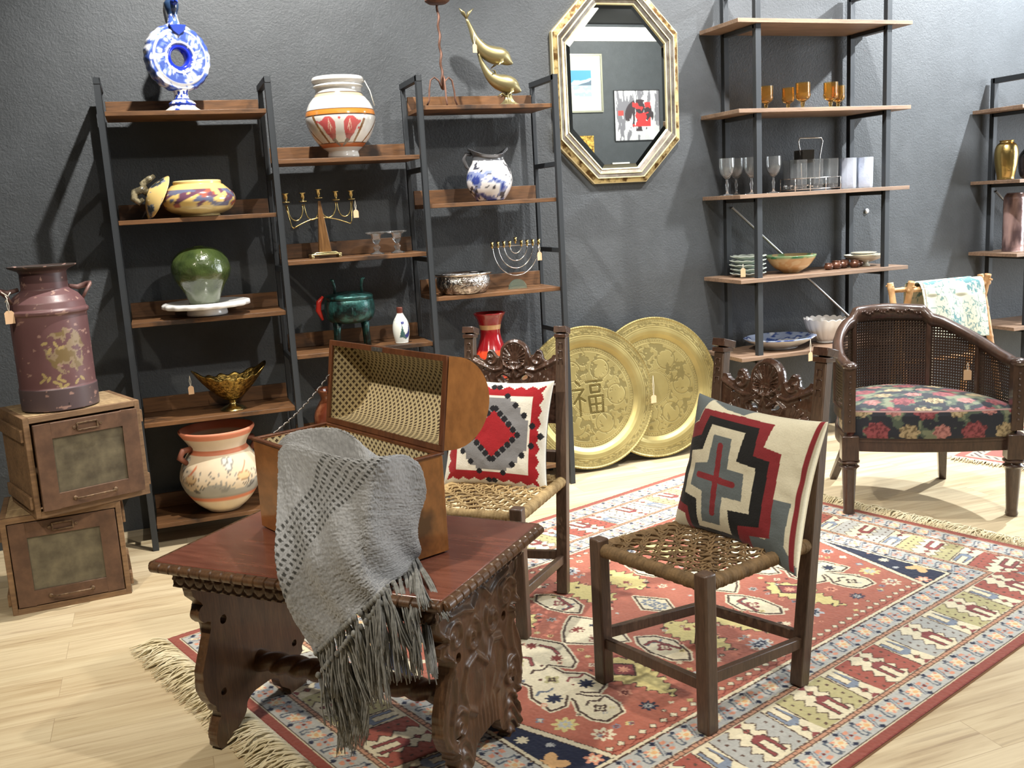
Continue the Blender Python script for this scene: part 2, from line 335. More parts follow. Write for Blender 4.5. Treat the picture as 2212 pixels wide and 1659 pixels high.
# ================================================================ RUG
RO = (-.104, 3.567); RA = math.radians(18.9); RL, RW = 2.90, 2.15; RV0 = -.02
def rug():
    res = .0036; nu = int(RL/res)+1; nv = int(RW/res)+1
    us = np.linspace(0, RL, nu); vs = np.linspace(0, RW, nv); U, V = np.meshgrid(us, vs, indexing='ij')
    jit = .0016
    U0, V0 = U.copy(), V.copy()
    U = U+jit*(vn(U0*160, V0*160, 5)-.5)*2; V = V+jit*(vn(U0*160, V0*160, 9)-.5)*2
    red = np.array(lin(158, 88, 72)); red2 = np.array(lin(178, 112, 90)); dred = np.array(lin(120, 50, 42)); cream = np.array(lin(216, 206, 176)); navy = np.array(lin(34, 40, 62))
    grey = np.array(lin(168, 168, 162)); olive = np.array(lin(176, 168, 122)); yel = np.array(lin(204, 190, 128)); brown = np.array(lin(70, 50, 40)); blue = np.array(lin(116, 126, 140)); pink = np.array(lin(214, 150, 122)); peach = np.array(lin(220, 176, 124)); lb = np.array(lin(176, 178, 176)); plum = np.array(lin(132, 66, 64))
    col = np.zeros(U.shape+(3,))
    # field
    f = fbm(U*2.0+3, V*16, 3, 4)[..., None]; f2 = fbm(U*1.1, V*1.3, 8, 3)[..., None]
    col[:] = red*(1-f)+red2*f; col[:] = col*(.85+.3*f2)
    uc, vc = RL/2, RW/2
    # mirrored quadrant coordinates: A in [0, uc], B in [vc, RW]
    A = np.where(U > uc, RL-U, U); B = np.where(V < vc, RW-V, V)
    hex_ = [(.455, vc), (.625, 1.70), (3, 1.70), (3, vc-.1), (.455, vc-.1)]
    nav = ~inpoly(A, B, hex_) & (B < 1.70); col[nav] = navy; dl = segd(A, B, hex_[:2])
    col[(dl < .009)] = cream; col[(dl > .009) & (dl < .0125) & (B < 1.70)] = brown
    def star(cx, cy, r, c, c2=None, n=8, inner=.55, rot=0, full=False, out=None, squash=1):
        X, Y = (U, V) if full else (A, B)
        m0 = (np.abs(X-cx) < r*1.6) & (np.abs(Y-cy) < r*1.6)
        x = X[m0]-cx; y = (Y[m0]-cy)/squash; d = np.hypot(x, y); t = np.arctan2(y, x)+rot
        rr = r*(inner+(1-inner)*np.abs(np.cos(t*n/2))**1.5)
        c0 = col[m0]
        if out is not None: c0[d < rr+.006] = out
        c0[d < rr] = c
        if c2 is not None: c0[(d < rr*.55)] = c2; c0[d < r*.16] = c
        col[m0] = c0
    def poly(pts, c, out=None, ow=.0045, edge=None, jag=0):
        m0 = (A > min(p[0] for p in pts)-.03) & (A < max(p[0] for p in pts)+.03) & (B > min(p[1] for p in pts)-.03) & (B < max(p[1] for p in pts)+.03)
        a, b_ = A[m0], B[m0]
        if jag: 
            b_ = b_+jag*(np.abs(((a*26) % 1)-.5)*2-.5)*2; a = a+jag*(np.abs(((B[m0]*26) % 1)-.5)*2-.5)*2
        ins = inpoly(a, b_, pts); d = segd(a, b_, pts, True); c0 = col[m0]
        if edge is not None: c0[(~ins) & (d < ow+.007)] = edge
        c0[ins] = c
        if out is not None: c0[d < ow] = out
        col[m0] = c0
    # navy corner flowers
    star(.475, 1.588, .055, peach, None, 4, .45, PI/4); star(.575, 1.655, .03, pink, cream, 6); star(.445, 1.36, .03, pink, cream, 6); star(.495, 1.445, .022, cream, None, 8); star(.535, 1.52, .014, lb)
    # diamonds along the long sides
    dd = np.abs(((A+.5*0) % .044)/.044-.5)*.044+np.abs(B-1.652)*1.15; k = (A > .63) & (np.abs(B-1.652) < .02)
    col[k & (dd < .0165)] = brown; col[k & (dd < .0125)] = cream
    zz = np.abs(B-1.672-.008*(np.abs(((A % .044)/.044)-.5)*2-.5)) < .0022; col[zz & (A > .62)] = dred
    # yellow serrated leaves with dark square
    leaf = [(1.00, 1.25), (1.07, 1.30), (1.075, 1.372), (1.062, 1.432), (1.03, 1.515), (.995, 1.59), (.962, 1.514), (.955, 1.449), (.93, 1.405), (.925, 1.35)]
    poly(leaf, yel, brown, .003, None, .012); poly([(.998, 1.293), (1.047, 1.35), (.999, 1.409), (.954, 1.355)], plum, brown, .004); star(1.0, 1.352, .022, pink)
    leaf2 = [(1.36, 1.20), (1.42, 1.26), (1.42, 1.36), (1.39, 1.46), (1.35, 1.52), (1.32, 1.44), (1.29, 1.34), (1.30, 1.26)]
    poly(leaf2, yel, brown, .003, None, .012)
    leaf3 = [(.66, 1.12), (.62, 1.14), (.54, 1.13), (.50, 1.10), (.50, 1.0), (.62, 1.0)]; poly(leaf3, yel, brown, .003, None, .010)
    # cream palmettes
    P = [[(.79, 1.30), (.785, 1.36), (.80, 1.394), (.837, 1.436), (.832, 1.492), (.809, 1.534), (.737, 1.543), (.715, 1.503), (.718, 1.443), (.751, 1.391), (.757, 1.31)],
         [(.849, 1.165), (.847, 1.232), (.892, 1.285), (.889, 1.342), (.887, 1.383), (.838, 1.404), (.807, 1.373), (.775, 1.32), (.75, 1.22), (.76, 1.12)],
         [(.79, 1.15), (.707, 1.165), (.713, 1.227), (.67, 1.283), (.66, 1.384), (.71, 1.392), (.758, 1.35), (.79, 1.28)],
         [(.94, .90), (1.001, 1.028), (.968, 1.118), (.928, 1.203), (.891, 1.226), (.849, 1.158), (.72, 1.14), (.72, 1.0), (.80, .9)],
         [(1.03, .92), (1.10, 1.0), (1.17, 1.05), (1.20, 1.14), (1.16, 1.22), (1.11, 1.19), (1.05, 1.14), (1.0, 1.08)],
         [(1.20, 1.22), (1.25, 1.26), (1.27, 1.33), (1.24, 1.42), (1.20, 1.46), (1.16, 1.42), (1.15, 1.33), (1.17, 1.26)],
         [(1.30, 1.0), (1.38, 1.06), (1.45, 1.18), (1.50, 1.18), (1.50, 1.0)]]
    for p in P: poly(p, cream, brown, .0042, cream)
    for p in P[:4]: 
        m0 = inpoly(A, B, [(x*.9+.078, y*.9+.13) for x, y in p]) ; 
    col[inpoly(A, B, [(.73, 1.13), (.84, 1.13), (.80, 1.36), (.76, 1.36)])] = cream
    # small figures on and between the palmettes
    for a in ((.775, 1.475, .026, brown, cream, 4), (.715, 1.335, .03, navy, None, 8), (.85, 1.335, .03, navy, None, 8), (.79, 1.24, .03, olive, brown, 4), (.90, 1.14, .024, dred, None, 8), (.78, 1.07, .035, olive, brown, 4), (.86, .99, .03, plum, cream, 6),
              (1.10, 1.12, .026, dred, None, 8), (1.06, 1.02, .02, grey, brown, 6), (1.21, 1.34, .03, plum, cream, 4), (1.45, 1.10, .035, blue, cream, 8), (1.16, 1.11, .012, navy, None, 4), (1.37, 1.30, .016, plum, None, 4), (1.36, 1.40, .012, brown, None, 4),
              (.638, 1.469, .042, yel, lb, 8), (.68, 1.585, .038, cream, red, 8), (.887, 1.566, .030, navy, grey, 8), (.895, 1.461, .026, pink, dred, 6), (.776, 1.594, .014, yel, None, 4), (.575, 1.31, .018, cream, None, 4), (.60, 1.40, .016, blue, cream, 4),
              (1.115, 1.53, .042, lb, navy, 6), (1.20, 1.575, .020, pink, cream, 6), (1.26, 1.52, .018, cream, None, 8), (1.09, 1.25, .020, grey, brown, 6), (.95, 1.26, .016, cream, plum, 4), (1.15, 1.5, .012, yel, None, 4), (1.30, 1.17, .02, cream, plum, 6), (.56, 1.23, .028, lb, navy, 8), (.63, 1.24, .014, cream, dred, 4), (1.44, 1.55, .040, lb, navy, 8), (1.0, 1.63, .012, yel, None, 4), (.95, 1.60, .010, cream, None, 4), (1.34, 1.60, .016, cream, dred, 6)):
        star(a[0], a[1], a[2], a[3], a[4], a[5])
    rr_ = random.Random(21)
    for k in range(46):
        cx = rr_.uniform(.56, 1.44); cy = rr_.uniform(1.09, 1.62); cc = (cream, yel, pink, blue, plum, brown, grey)[k % 7]; star(cx, cy, rr_.uniform(.008, .014), cc, (brown, cream, dred)[k % 3], (4, 6, 8)[k % 3])
    for k, (cx, cy) in enumerate(((.79, 1.45), (.85, 1.30), (.72, 1.30), (.90, 1.08), (1.08, 1.08), (1.21, 1.31), (.80, 1.18))):
        q_ = [(cx-.030, cy-.018), (cx-.010, cy-.030), (cx+.012, cy-.010), (cx+.034, cy-.016)]; dq = segd(A, B, q_); col[dq < .0045] = (brown, plum, blue*.7)[k % 3]
    for p in ([(.93, 1.00), (.945, 1.06), (.925, 1.12)], [(.82, 1.02), (.84, 1.07), (.81, 1.12)], [(1.18, 1.28), (1.22, 1.28), (1.24, 1.38)]): 
        d = segd(A, B, p); col[d < .008] = brown; col[d < .005] = plum
    # borders by distance from the nearest edge
    dn = np.stack([U, RL-U, V, RW-V], 0); side = np.argmin(dn, 0); d = dn.min(0); s = np.where(side < 2, V-vc, U-uc)
    bd = d < .464; q = bd
    col[bd & (d > .448)] = cream; col[bd & (np.abs(d-.4475) < .003)] = brown; col[bd & (d > .462)] = brown
    def guard(d0, d1):
        m = (d > d0) & (d < d1); x = (s % .132)/.132; t = (d-d0)/(d1-d0); g = np.array(lin(178, 178, 172))
        col[m] = g
        sy = .5+.26*np.sin((x-.12)*2*PI*1.0)
        S_ = m & (np.abs(x-.15-.05*np.sin((t-.5)*7)) < .085) & (t > .12) & (t < .88); Si = m & (np.abs(x-.15-.05*np.sin((t-.5)*7)) < .04) & (t > .2) & (t < .8)
        col[S_] = blue*.55; col[Si] = g
        r = np.hypot((x-.42)*1.25, (t-.5)*.95); an = np.arctan2(t-.5, x-.42); fl = m & (r < .26+.05*np.cos(6*an)); col[fl] = cream; col[fl & (r > .15) & (np.cos(6*an) > .2)] = pink; col[m & (r < .09)] = peach
        r = np.hypot((x-.82)*1.5, (t-.5)*.95); an = np.arctan2(t-.5, x-.82); fl = m & (r < .25+.05*np.cos(4*an)); col[fl] = lb*.9; col[fl & (r > .13) & (np.cos(4*an) > .1)] = pink*.9; col[m & (r < .07)] = dred
        tri = m & ((np.abs(x-.62)*1.6+np.abs(t-.12)) < .13) | m & ((np.abs(x-.62)*1.6+np.abs(t-.88)) < .13) | m & ((np.abs(x-.25)*1.6+np.abs(t-.9)) < .1); col[tri] = navy
        ln = m & (np.abs(t-.5-(x-.62)*3.0) < .16) & (np.abs(t-.5) < .4) & (np.abs(x-.62) < .16); col[ln] = blue*.6; col[ln & (np.abs(t-.5-(x-.62)*3.0) < .07)] = lb
    guard(.040, .124); guard(.360, .444)
    for d0, d1 in ((.124, .150), (.334, .360)):
        m = (d > d0) & (d < d1); col[m] = np.array(lin(92, 66, 54)); t = (d-d0)/(d1-d0); x = (s % .02)/.02
        col[m & (np.abs(t-.5) < .22) & (x > .15)] = np.array(lin(186, 140, 112)); col[m & ((t < .1) | (t > .9))] = cream*.85
    m = (d > .150) & (d < .334); t = (d-.150)/.184; col[m] = cream
    per = .306; kk = np.floor(s/per); x = (s/per-kk); pal = np.stack([np.array(lin(156, 84, 70)), grey, olive], 0); ci = (kk.astype(int)+side) % 3; pc = pal[ci]
    tri = np.abs(((t*4.2) % 1)-.5)*2
    sk = (t-.5)*.09
    e1 = x-sk; L1 = m & (e1 > .02) & (e1 < .20+.085*tri) ; L2 = m & (e1 > .70-.085*tri-.10) & (e1 < .80)
    L2 = m & (e1 < .78) & (e1 > .60-.085*tri)
    for Lm in (L1, L2): col[Lm] = pc[Lm]
    o1 = m & (np.abs(e1-.02) < .008); o2 = m & (np.abs(e1-(.20+.085*tri)) < .010); o3 = m & (np.abs(e1-.78) < .008); o4 = m & (np.abs(e1-(.60-.085*tri)) < .010)
    col[o1 | o2 | o3 | o4] = brown*1.25
    dots = m & (np.abs(((t*6) % 1)-.5) < .16); col[dots & (np.abs(e1-.12) < .014)] = brown*1.6; col[dots & (np.abs(e1-.69) < .014)] = brown*1.6
    for xc, flip, gc in ((.43, 0, plum), (.90, 1, blue*1.15)):
        tt = 1-t if flip else t
        ex = e1-xc; body = m & (tt > .10) & (tt < .56) & (np.abs(ex) < .085); inn = m & (tt > .06) & (tt < .47) & (np.abs(ex) < .040)
        pt = m & (tt >= .56) & (tt < .66) & (np.abs(ex) < .085*(1-(tt-.56)/.10)); out = m & (tt > .08) & (tt < .58) & (np.abs(ex) < .10)
        col[out] = brown*1.2; col[body | pt] = gc; col[inn] = cream; col[m & (tt > .06) & (tt < .48) & (np.abs(np.abs(ex)-.044) < .006)] = brown*1.2
        dm = m & ((np.abs(ex)*3.2+np.abs(tt-.78)*1.0*2) < .17); col[dm] = brown*1.3; dm = m & ((np.abs(ex)*3.2+np.abs(tt-.78)*2) < .125); col[dm] = np.array(lin(150, 80, 74)); 
        col[m & (np.abs(ex) < .007) & (tt > .6) & (tt < .97)] = brown*1.2
        dm = m & ((np.abs(ex)*3.2+np.abs(tt-1.0)*2) < .20); col[dm] = plum
    m = (d < .040); col[m] = np.array(lin(140, 74, 62)); col[(np.abs(d-.0385) < .003)] = brown; col[np.abs(d-.036) < .0014] = cream; col[d < .004] = dred
    n = .86+.28*fbm(U0*170, V0*170, 20, 2)[..., None]*1.0; big = .93+.14*fbm(U0*3, V0*3, 31, 3)[..., None]
    col = np.clip(col*n*big, 0, 1)
    ca, sa = math.cos(RA), math.sin(RA)
    vv = V0+RV0; X = RO[0]+U0*ca+vv*sa; Y = RO[1]+U0*sa-vv*ca
    Z = .0095+.0014*(vn(U0*150, V0*150, 77)-.5)+.0006*np.sin(U0*5+V0*3)
    P = np.stack([X, Y, Z], -1)
    m_ = vcmat('wool_rug_pile', .95, None, spec=.15, sheen=.2)
    root = thing('area_rug', 'large red and cream patterned wool rug with navy corners under the chairs', 'rug', (0, 0, 0))
    gridmesh('rug_pile', P, m_, root, col)
    # backing edge
    c = [(0, 0), (RL, 0), (RL, RW), (0, RW)]; W = [(RO[0]+u*ca+(v+RV0)*sa, RO[1]+u*sa-(v+RV0)*ca) for u, v in c]
    MB().prism(W[::-1], .0005, .0068).build('rug_backing', mat('rug_backing_cloth', lin(150, 110, 80), .95), root)
    # fringe on both short ends
    rnd = random.Random(4); fb = []
    for end in (0, 1):
        b = MB()
        for i in range(620):
            v = RW*(i+rnd.random())/620; L = rnd.uniform(.09, .145) if end == 0 else rnd.uniform(.06, .10); sgn = -1 if end == 0 else 1; u0 = 0 if end == 0 else RL
            dv = rnd.gauss(0, .026); ph = rnd.random()*6; h = rnd.uniform(.004, .024); pts = []
            for k in range(5):
                f_ = k/4; u = u0+sgn*L*f_; v_ = v+dv*f_+.008*math.sin(ph+f_*5)*f_; z = .006+h*math.sin(f_*PI)+.002
                pts.append((RO[0]+u*ca+(v_+RV0)*sa, RO[1]+u*sa-(v_+RV0)*ca, max(z, .004)))
            b.tube(pts, [.0032, .0034, .003, .0026, .0018], 4)
        o = b.build('fringe', mat('cream_fringe_wool', lin(234, 224, 194), .9, var=(9, lin(206, 192, 154))), root, smooth='all')
        o['kind'] = 'stuff'; o['label'] = 'cream knotted wool fringe along a short edge'
rug()
# small second rug behind the armchair
def rug2():
    u = np.linspace(0, .9, 180); v = np.linspace(0, .6, 120); U, V = np.meshgrid(u, v, indexing='ij'); col = np.zeros(U.shape+(3,)); col[:] = lin(170, 84, 74)
    d = np.minimum(np.minimum(U, .9-U), np.minimum(V, .6-V)); col[(d < .12) & (d > .05)] = lin(196, 176, 140); col[(np.abs(d-.085) < .02) & (((U*22+V*22) % 1) < .5)] = lin(70, 60, 70)
    P = np.stack([4.02+U*.92+V*.38, 4.05-V*.92+U*.38, .006+0*U], -1)
    t = thing('small_rug', 'small faded red rug on the floor behind the caned armchair', 'rug', (0, 0, 0)); gridmesh('rug_pile', P, vcmat('wool_rug_pile'), t, col)
    b = MB(); rnd = random.Random(9)
    for i in range(150):
        f = (i+rnd.random())/150; p = Vector((4.02+f*.6*.38, 4.05-f*.6*.92, .006)); L = rnd.uniform(.05, .08); e = Vector((-.92, -.38+rnd.gauss(0, .2), 0))
        b.tube([p, p+e*L*.5+Vector((0, 0, .008)), p+e*L], [.003, .003, .0015], 4)
    o = b.build('fringe', mat('cream_fringe_wool', (0, 0, 0)), t, smooth='all'); o['kind'] = 'stuff'
rug2()

# ================================================================ SHELVING
iron = mat('dark_iron', (.035, .040, .045), .5, .3, bmp=(60, .15, .001)); iron_hi = mat('grey_iron', (.10, .11, .12), .45, .4)
rustic = wood('rustic_brown_board', lin(74, 50, 30), lin(122, 84, 50), .5, (.12, 1, 1), 14, 0, (5, .55, .35))
walnut = wood('walnut_board', lin(106, 84, 68), lin(146, 120, 98), .5, (.10, 1, 1), 12)
FY, BY = 4.68, 4.985
XS = [-.14, .58, 1.29, 2.0]
lad = thing('ladder_shelf', 'black iron ladder shelf of three bays with brown boards along the dark wall', 'shelf', (0, 0, 0))
for i, x in enumerate(XS):
    f = MB(); t = .028
    f.box(x, FY, 1.07, t, t, 2.14); f.box(x, BY, 1.07, t*.8, t*.8, 2.14); f.box(x, (FY+BY)/2, 2.126, t, BY-FY+t, t)
    for z in ((1.70, 1.26, .83, .35) if i < 3 else (1.70, 1.26, .83)): f.box(x, (FY+BY)/2, z, t*.7, BY-FY, t*.9)
    f.build('side_frame', iron, lad, bevel=.002)
def shelf_board(x0, x1, z, lip=True):
    o = MB().box((x0+x1)/2, (FY+BY)/2-.002, z-.010, x1-x0, BY-FY-.014, .020).build('shelf_board', rustic, lad, bevel=.0015)
    if lip: MB().box((x0+x1)/2, BY-.012, z+.037, x1-x0, .014, .072).build('back_lip', rustic, o, bevel=.0015)
g = .016
for z in (2.0, 1.53, 1.07, .605, .12): shelf_board(XS[0]+g, XS[1]-g, z)
for z in (1.77, 1.30, .85, .38): shelf_board(XS[1]+g, XS[2]-g, z)
for z in (2.0, 1.53, 1.07, .605, .12): shelf_board(XS[2]+g, XS[3]-g, z)

def unit(name, label, x0, top, zs, group=None):
    u = thing(name, label, 'shelf', (x0, 0, 0), 0); fy, ry, t = 4.70, 5.015, .034; W = .885
    for x in (0, W):
        f = MB(); f.box(x, fy, top/2, t, t, top); f.box(x, ry, top/2, t, t, top); f.box(x, (fy+ry)/2, top-t/2, t, ry-fy, t)
        for z in zs: f.box(x, (fy+ry)/2, z-.034, t, ry-fy, .022)
        f.build('side_frame', iron_hi if name == 'x' else iron, u, bevel=.002)
    for z in zs: MB().box(W/2-.003, (fy+ry)/2-.005, z-.011, W+.285, ry-fy+.075, .022).build('shelf_board', walnut, u, bevel=.0015)
    b = MB(); b.cyl((.02, ry-.02, 1.42), (W-.02, ry-.02, .70), .008, seg=8); b.build('cross_brace', mat('steel_rod', (.3, .3, .3), .35, .9), u, smooth=True)
    return u
unit('open_shelf', 'tall open shelf with grey metal frame and walnut boards holding glassware', 3.215, 2.62, (2.42, 1.95, 1.49, 1.02, .575))
unit('open_shelf', 'lower open metal shelf with walnut boards cut by the right edge of the photo', 5.24, 2.14, (1.94, 1.49, 1.03, .56))
# ================================================================ THINGS ON THE LADDER SHELF
vglaze = vcmat('painted_glaze', .16, coat=.5); vmatte = vcmat('painted_clay', .6); vmetalp = vcmat('aged_metal', .38, metal=.85)
brass = mat('polished_brass', lin(190, 170, 116), .25, 1, bmp=(40, .1, .001)); silver = mat('silver_plate', (.78, .76, .74), .16, 1)
glass = mat('clear_glass', (.95, .97, .97), .02, trans=.96, ior=1.45); amber = mat('amber_glass', lin(248, 204, 124), .03, trans=.98, ior=1.35)
tagm = mat('tan_card', lin(214, 178, 140), .8); stringm = mat('cotton_string', lin(225, 220, 205), .9)
def price_tag(label, top, hang, rz=.35, w=.026, h=.040, tied='string loop'):
    """a tan card hanging on a string from `top`; hang = length of string"""
    t = thing('price_tag', label, 'price tag', top, rz)
    z = -hang; c = MB().prism([(-w/2, z-h), (w/2, z-h), (w/2, z-.008), (w/4, z), (-w/4, z), (-w/2, z-.008)], -.0008, .0008, Matrix.Rotation(PI/2, 4, 'X')).build('card', tagm, t)
    MB().tube([(0, 0, .004), (.003, -.002, -hang*.5), (0, -.0015, -hang-.006)], .0011, 5).tube([(0, 0, .004), (-.004, .001, -hang*.5), (0, .0015, -hang-.006)], .0011, 5).build('string', stringm, t)
    return t
W_ = np.array
white = W_(lin(236, 236, 232)); cobalt = W_(lin(34, 54, 132))
# --- blue and white ring jug
def ring_jug():
    t = thing('ring_jug', 'tall blue and white ring-shaped ceramic jug on the top left shelf', 'jug', (.206, 4.78, 2.0), math.radians(20))
    def cf(T, Z, R, S):
        c = np.zeros(T.shape+(3,)); c[:] = white; m = fbm(T*3, Z*60, 2, 3); c[(m > .58)] = cobalt*1.3; c[(np.abs(Z-.03) < .004)] = cobalt; c[(np.abs(Z-.055) < .003)] = cobalt; return c
    lathe('foot', [(0, .001), (.078, .001), (.080, .006), (.066, .016), (.058, .024), (.060, .036), (.050, .046), (.036, .055), (.030, .075), (.034, .092), (.038, .10)], vglaze, t, colf=cf)
    # ring body: torus-like with flat face, axis along -y
    zc = .235; n, m = 96, 48
    A, B = np.meshgrid(np.linspace(0, 2*PI, n, endpoint=False), np.linspace(0, 2*PI, m, endpoint=False), indexing='ij')
    rr = .092+.056*np.sign(np.cos(B))*np.abs(np.cos(B))**.75; yy = .040*np.sign(np.sin(B))*np.abs(np.sin(B))**.6
    rr = rr+.0022*np.sin(A*22)*(np.cos(B) > .75)
    yy = yy-.003*np.cos((rr-.09)*260)*(np.sin(B) < 0)
    P = np.stack([rr*np.cos(A), yy, zc+rr*np.sin(A)], -1); col = np.zeros(A.shape+(3,))
    f = fbm(A*6, rr*70, 5, 3)[..., None]; col[:] = white*.9*(1-.45*f)+cobalt*1.7*f*.45; k = (f[..., 0] > .43); col[k] = W_(lin(108, 128, 186)); col[f[..., 0] > .52] = W_(lin(60, 82, 152)); col[(np.cos(B) < -.55)] = W_(lin(24, 44, 170)); col[(np.abs(rr-.118) < .003)] = white; col[(np.abs(rr-.067) < .003)] = white
    gridmesh('ring_body', P, vglaze, t, col, cu=True, cv=True)
    # neck with bird head spout and handle
    def cn(T, Z, R, S):
        c = np.zeros(T.shape+(3,)); c[:] = W_(lin(70, 96, 170)); c[(fbm(T*3, Z*50, 7, 3) > .5)] = white*.85; c[Z > .42] = W_(lin(40, 60, 90)); return c
    lathe('neck', [(.030, .365), (.026, .39), (.021, .41), (.023, .43), (.030, .448), (.032, .470), (.022, .486), (.016, .50), (0, .502)], vglaze, t, colf=cn, n=32, m=40)
    MB().ball((0, -.03, .472), .020, (.8, 1.5, .8)).tube([(0, -.05, .475), (0, -.075, .462)], [.010, .002], 8).build('spout', mat('cobalt_glaze', tuple(cobalt*1.2), .15), t, smooth='all')
    MB().tube([(.0, .018, .48), (.0, .06, .485), (.0, .075, .45), (.0, .065, .405), (.0, .03, .375)], [.008, .010, .011, .010, .008], 10).build('handle', mat('pale_glaze', lin(214, 210, 200), .2), t, smooth='all')
    MB().prism([(-.04, .375), (.04, .375), (.026, .345), (.0, .325), (-.026, .345)], .030, .048, Matrix.Rotation(PI/2, 4, 'X')).build('leaf_relief', mat('cobalt_glaze', (0, 0, 0)), t, bevel=.004)
ring_jug()
# --- yellow glazed pot and its lid
def ypot():
    def cf(T, Z, R, S):
        c = np.zeros(T.shape+(3,)); c[:] = W_(lin(228, 196, 120)); f = fbm(T*2.3+4, Z*26, 12, 3); g = fbm(T*3, Z*20+9, 15, 3); b = (Z > .045) & (Z < .125)
        dr = np.abs(np.sin(T*4.5+1.2*np.sin(Z*40)))*.075+.045
        c[(Z < .05)] = W_(lin(222, 200, 140)); k = b & (Z < dr+.05) & (Z > dr-.012) & (f > .35); c[k] = W_(lin(110, 74, 92)); c[b & (f > .60)] = W_(lin(104, 108, 132)); c[b & (g > .62)] = W_(lin(166, 92, 76)); c[Z > .150] = W_(lin(236, 208, 140)); return c
    p = [(0, .002), (.085, .002), (.088, .010), (.105, .014), (.145, .035), (.166, .070), (.158, .105), (.130, .132), (.116, .145), (.108, .148), (.108, .160), (.102, .165), (.094, .160), (.096, .140), (.12, .11), (.13, .07), (.08, .03), (0, .025)]
    o = lathe('lidless_pot', p, vglaze, None, 80, 110, cf, smoothp=True, loc=(0, 0, 0)); o.location = (.232, 4.80, 1.53)
    tag(o, 'squat yellow and purple drip-glazed pot without its lid, on the left shelf', 'pot')
    t = thing('pot_lid', 'conical yellow drip-glazed lid with a dark curled knob leaning against its pot', 'lid', (0, 0, 0)); t.location = (.054, 4.795, 1.626)
    t.rotation_euler = (0, math.radians(-62), math.radians(12))
    def cl(T, Z, R, S):
        c = np.zeros(T.shape+(3,)); c[:] = W_(lin(232, 200, 128)); f = fbm(T*2.3, S*7, 22, 3); c[f > .56] = W_(lin(132, 140, 150)); c[f > .64] = W_(lin(60, 66, 70)); c[S > .93] = W_(lin(214, 170, 84)); return c
    lathe('lid_cone', [(0, .052), (.02, .050), (.05, .038), (.085, .018), (.108, .0), (.106, -.005), (.08, .008), (0, .034)], vglaze, t, colf=cl)
    MB().tube([(0, 0, .045), (.004, 0, .075), (-.022, .004, .098), (-.05, 0, .092), (-.055, -.005, .066), (-.036, 0, .056)], [.018, .018, .019, .018, .015, .010], 10).tube([(0, .0, .06), (.03, .01, .08), (.06, .0, .066), (.085, .0, .050)], [.016, .017, .014, .009], 10).build('knob', mat('olive_black_glaze', lin(74, 68, 52), .15, var=(30, lin(150, 140, 112), .5, .62)), t, smooth='all')
ypot()
# --- cake stand and green vase
def cake():
    def rip(X, Y, Z, T, S):
        k = 1+.018*np.sin(T*18)*(np.hypot(X, Y) > .15); return X*k, Y*k, Z
    o = lathe('cake_stand', [(0, .002), (.092, .002), (.094, .010), (.090, .030), (.088, .034), (.13, .036), (.19, .040), (.200, .046), (.198, .062), (.186, .066), (.13, .058), (0, .056)], mat('white_porcelain', (.80, .79, .77), .15), None, 110, 60, smoothp=False, deform=rip)
    o.location = (.214, 4.79, 1.072); tag(o, 'white scalloped pedestal cake plate under the green vase', 'cake stand')
    def cf(T, Z, R, S):
        c = np.zeros(T.shape+(3,)); f = fbm(T*3, Z*26, 33, 4)[..., None]; g = W_(lin(34, 48, 24)); g2 = W_(lin(78, 92, 48)); c[:] = g*(1-f)+g2*f; low = np.clip((.064+.010*np.sin(T*7)-Z)/.02, 0, 1)[..., None]; return c*(1-low)+W_(lin(104, 112, 92))*low
    def df(X, Y, Z, T, S):
        k = 1+.02*(fbm(T*2.2+np.cos(T), Z*22, 40, 2)-.5)*2; return X*k, Y*k, Z
    t = lathe('green_vase', [(0, .002), (.066, .002), (.070, .008), (.080, .040), (.100, .080), (.124, .118), (.134, .152), (.126, .200), (.098, .238), (.06, .258), (.030, .264), (.020, .268), (.016, .262), (0, .25)], vcmat('crackled_green_glaze', .22, (28, .6, .008), coat=.6), None, 72, 80, cf, deform=df)
    t.location = (.206, 4.79, 1.1285); tag(t, 'bulbous dark green glazed vase with a pale foot standing on the white plate', 'vase')
    price_tag('pale price tag hanging from the mouth of the green vase', (.212, 4.690, 1.372), .034, 0.3, .032, .036)
cake()
# --- brass pedestal bowl
def brassbowl():
    t = thing('pedestal_bowl', 'pierced brass footed bowl with two pointed ends on the fourth left shelf', 'bowl', (.285, 4.80, .605), .2)
    lathe('foot', [(0, .001), (.058, .001), (.060, .006), (.046, .016), (.022, .026), (.016, .036), (.022, .046), (.034, .052)], brass, t, 40, 40)
    n, m = 96, 30; T, S = np.meshgrid(np.linspace(0, 2*PI, n, endpoint=False), np.linspace(0, 1, m), indexing='ij')
    ex = np.abs(np.cos(T))**6; R = .030+S*.098*(1+.55*ex)+.004*np.sin(T*12)*S; Z = .050+.11*S**1.15+.05*ex*S**2+.006*np.sin(T*12)*S
    P = np.stack([R*np.cos(T), R*np.sin(T)*.85, Z], -1); o = gridmesh('bowl', P, mat('embossed_brass', lin(176, 148, 80), .3, 1, var=(60, lin(90, 74, 38), .4, .6), bmp=(75, .8, .006)), t, cu=True)
    md = o.modifiers.new('sol', 'SOLIDIFY'); md.thickness = .003
    price_tag('tan price tag hanging from the left tip of the brass footed bowl', (.100, 4.775, .790), .045, .2)
brassbowl()
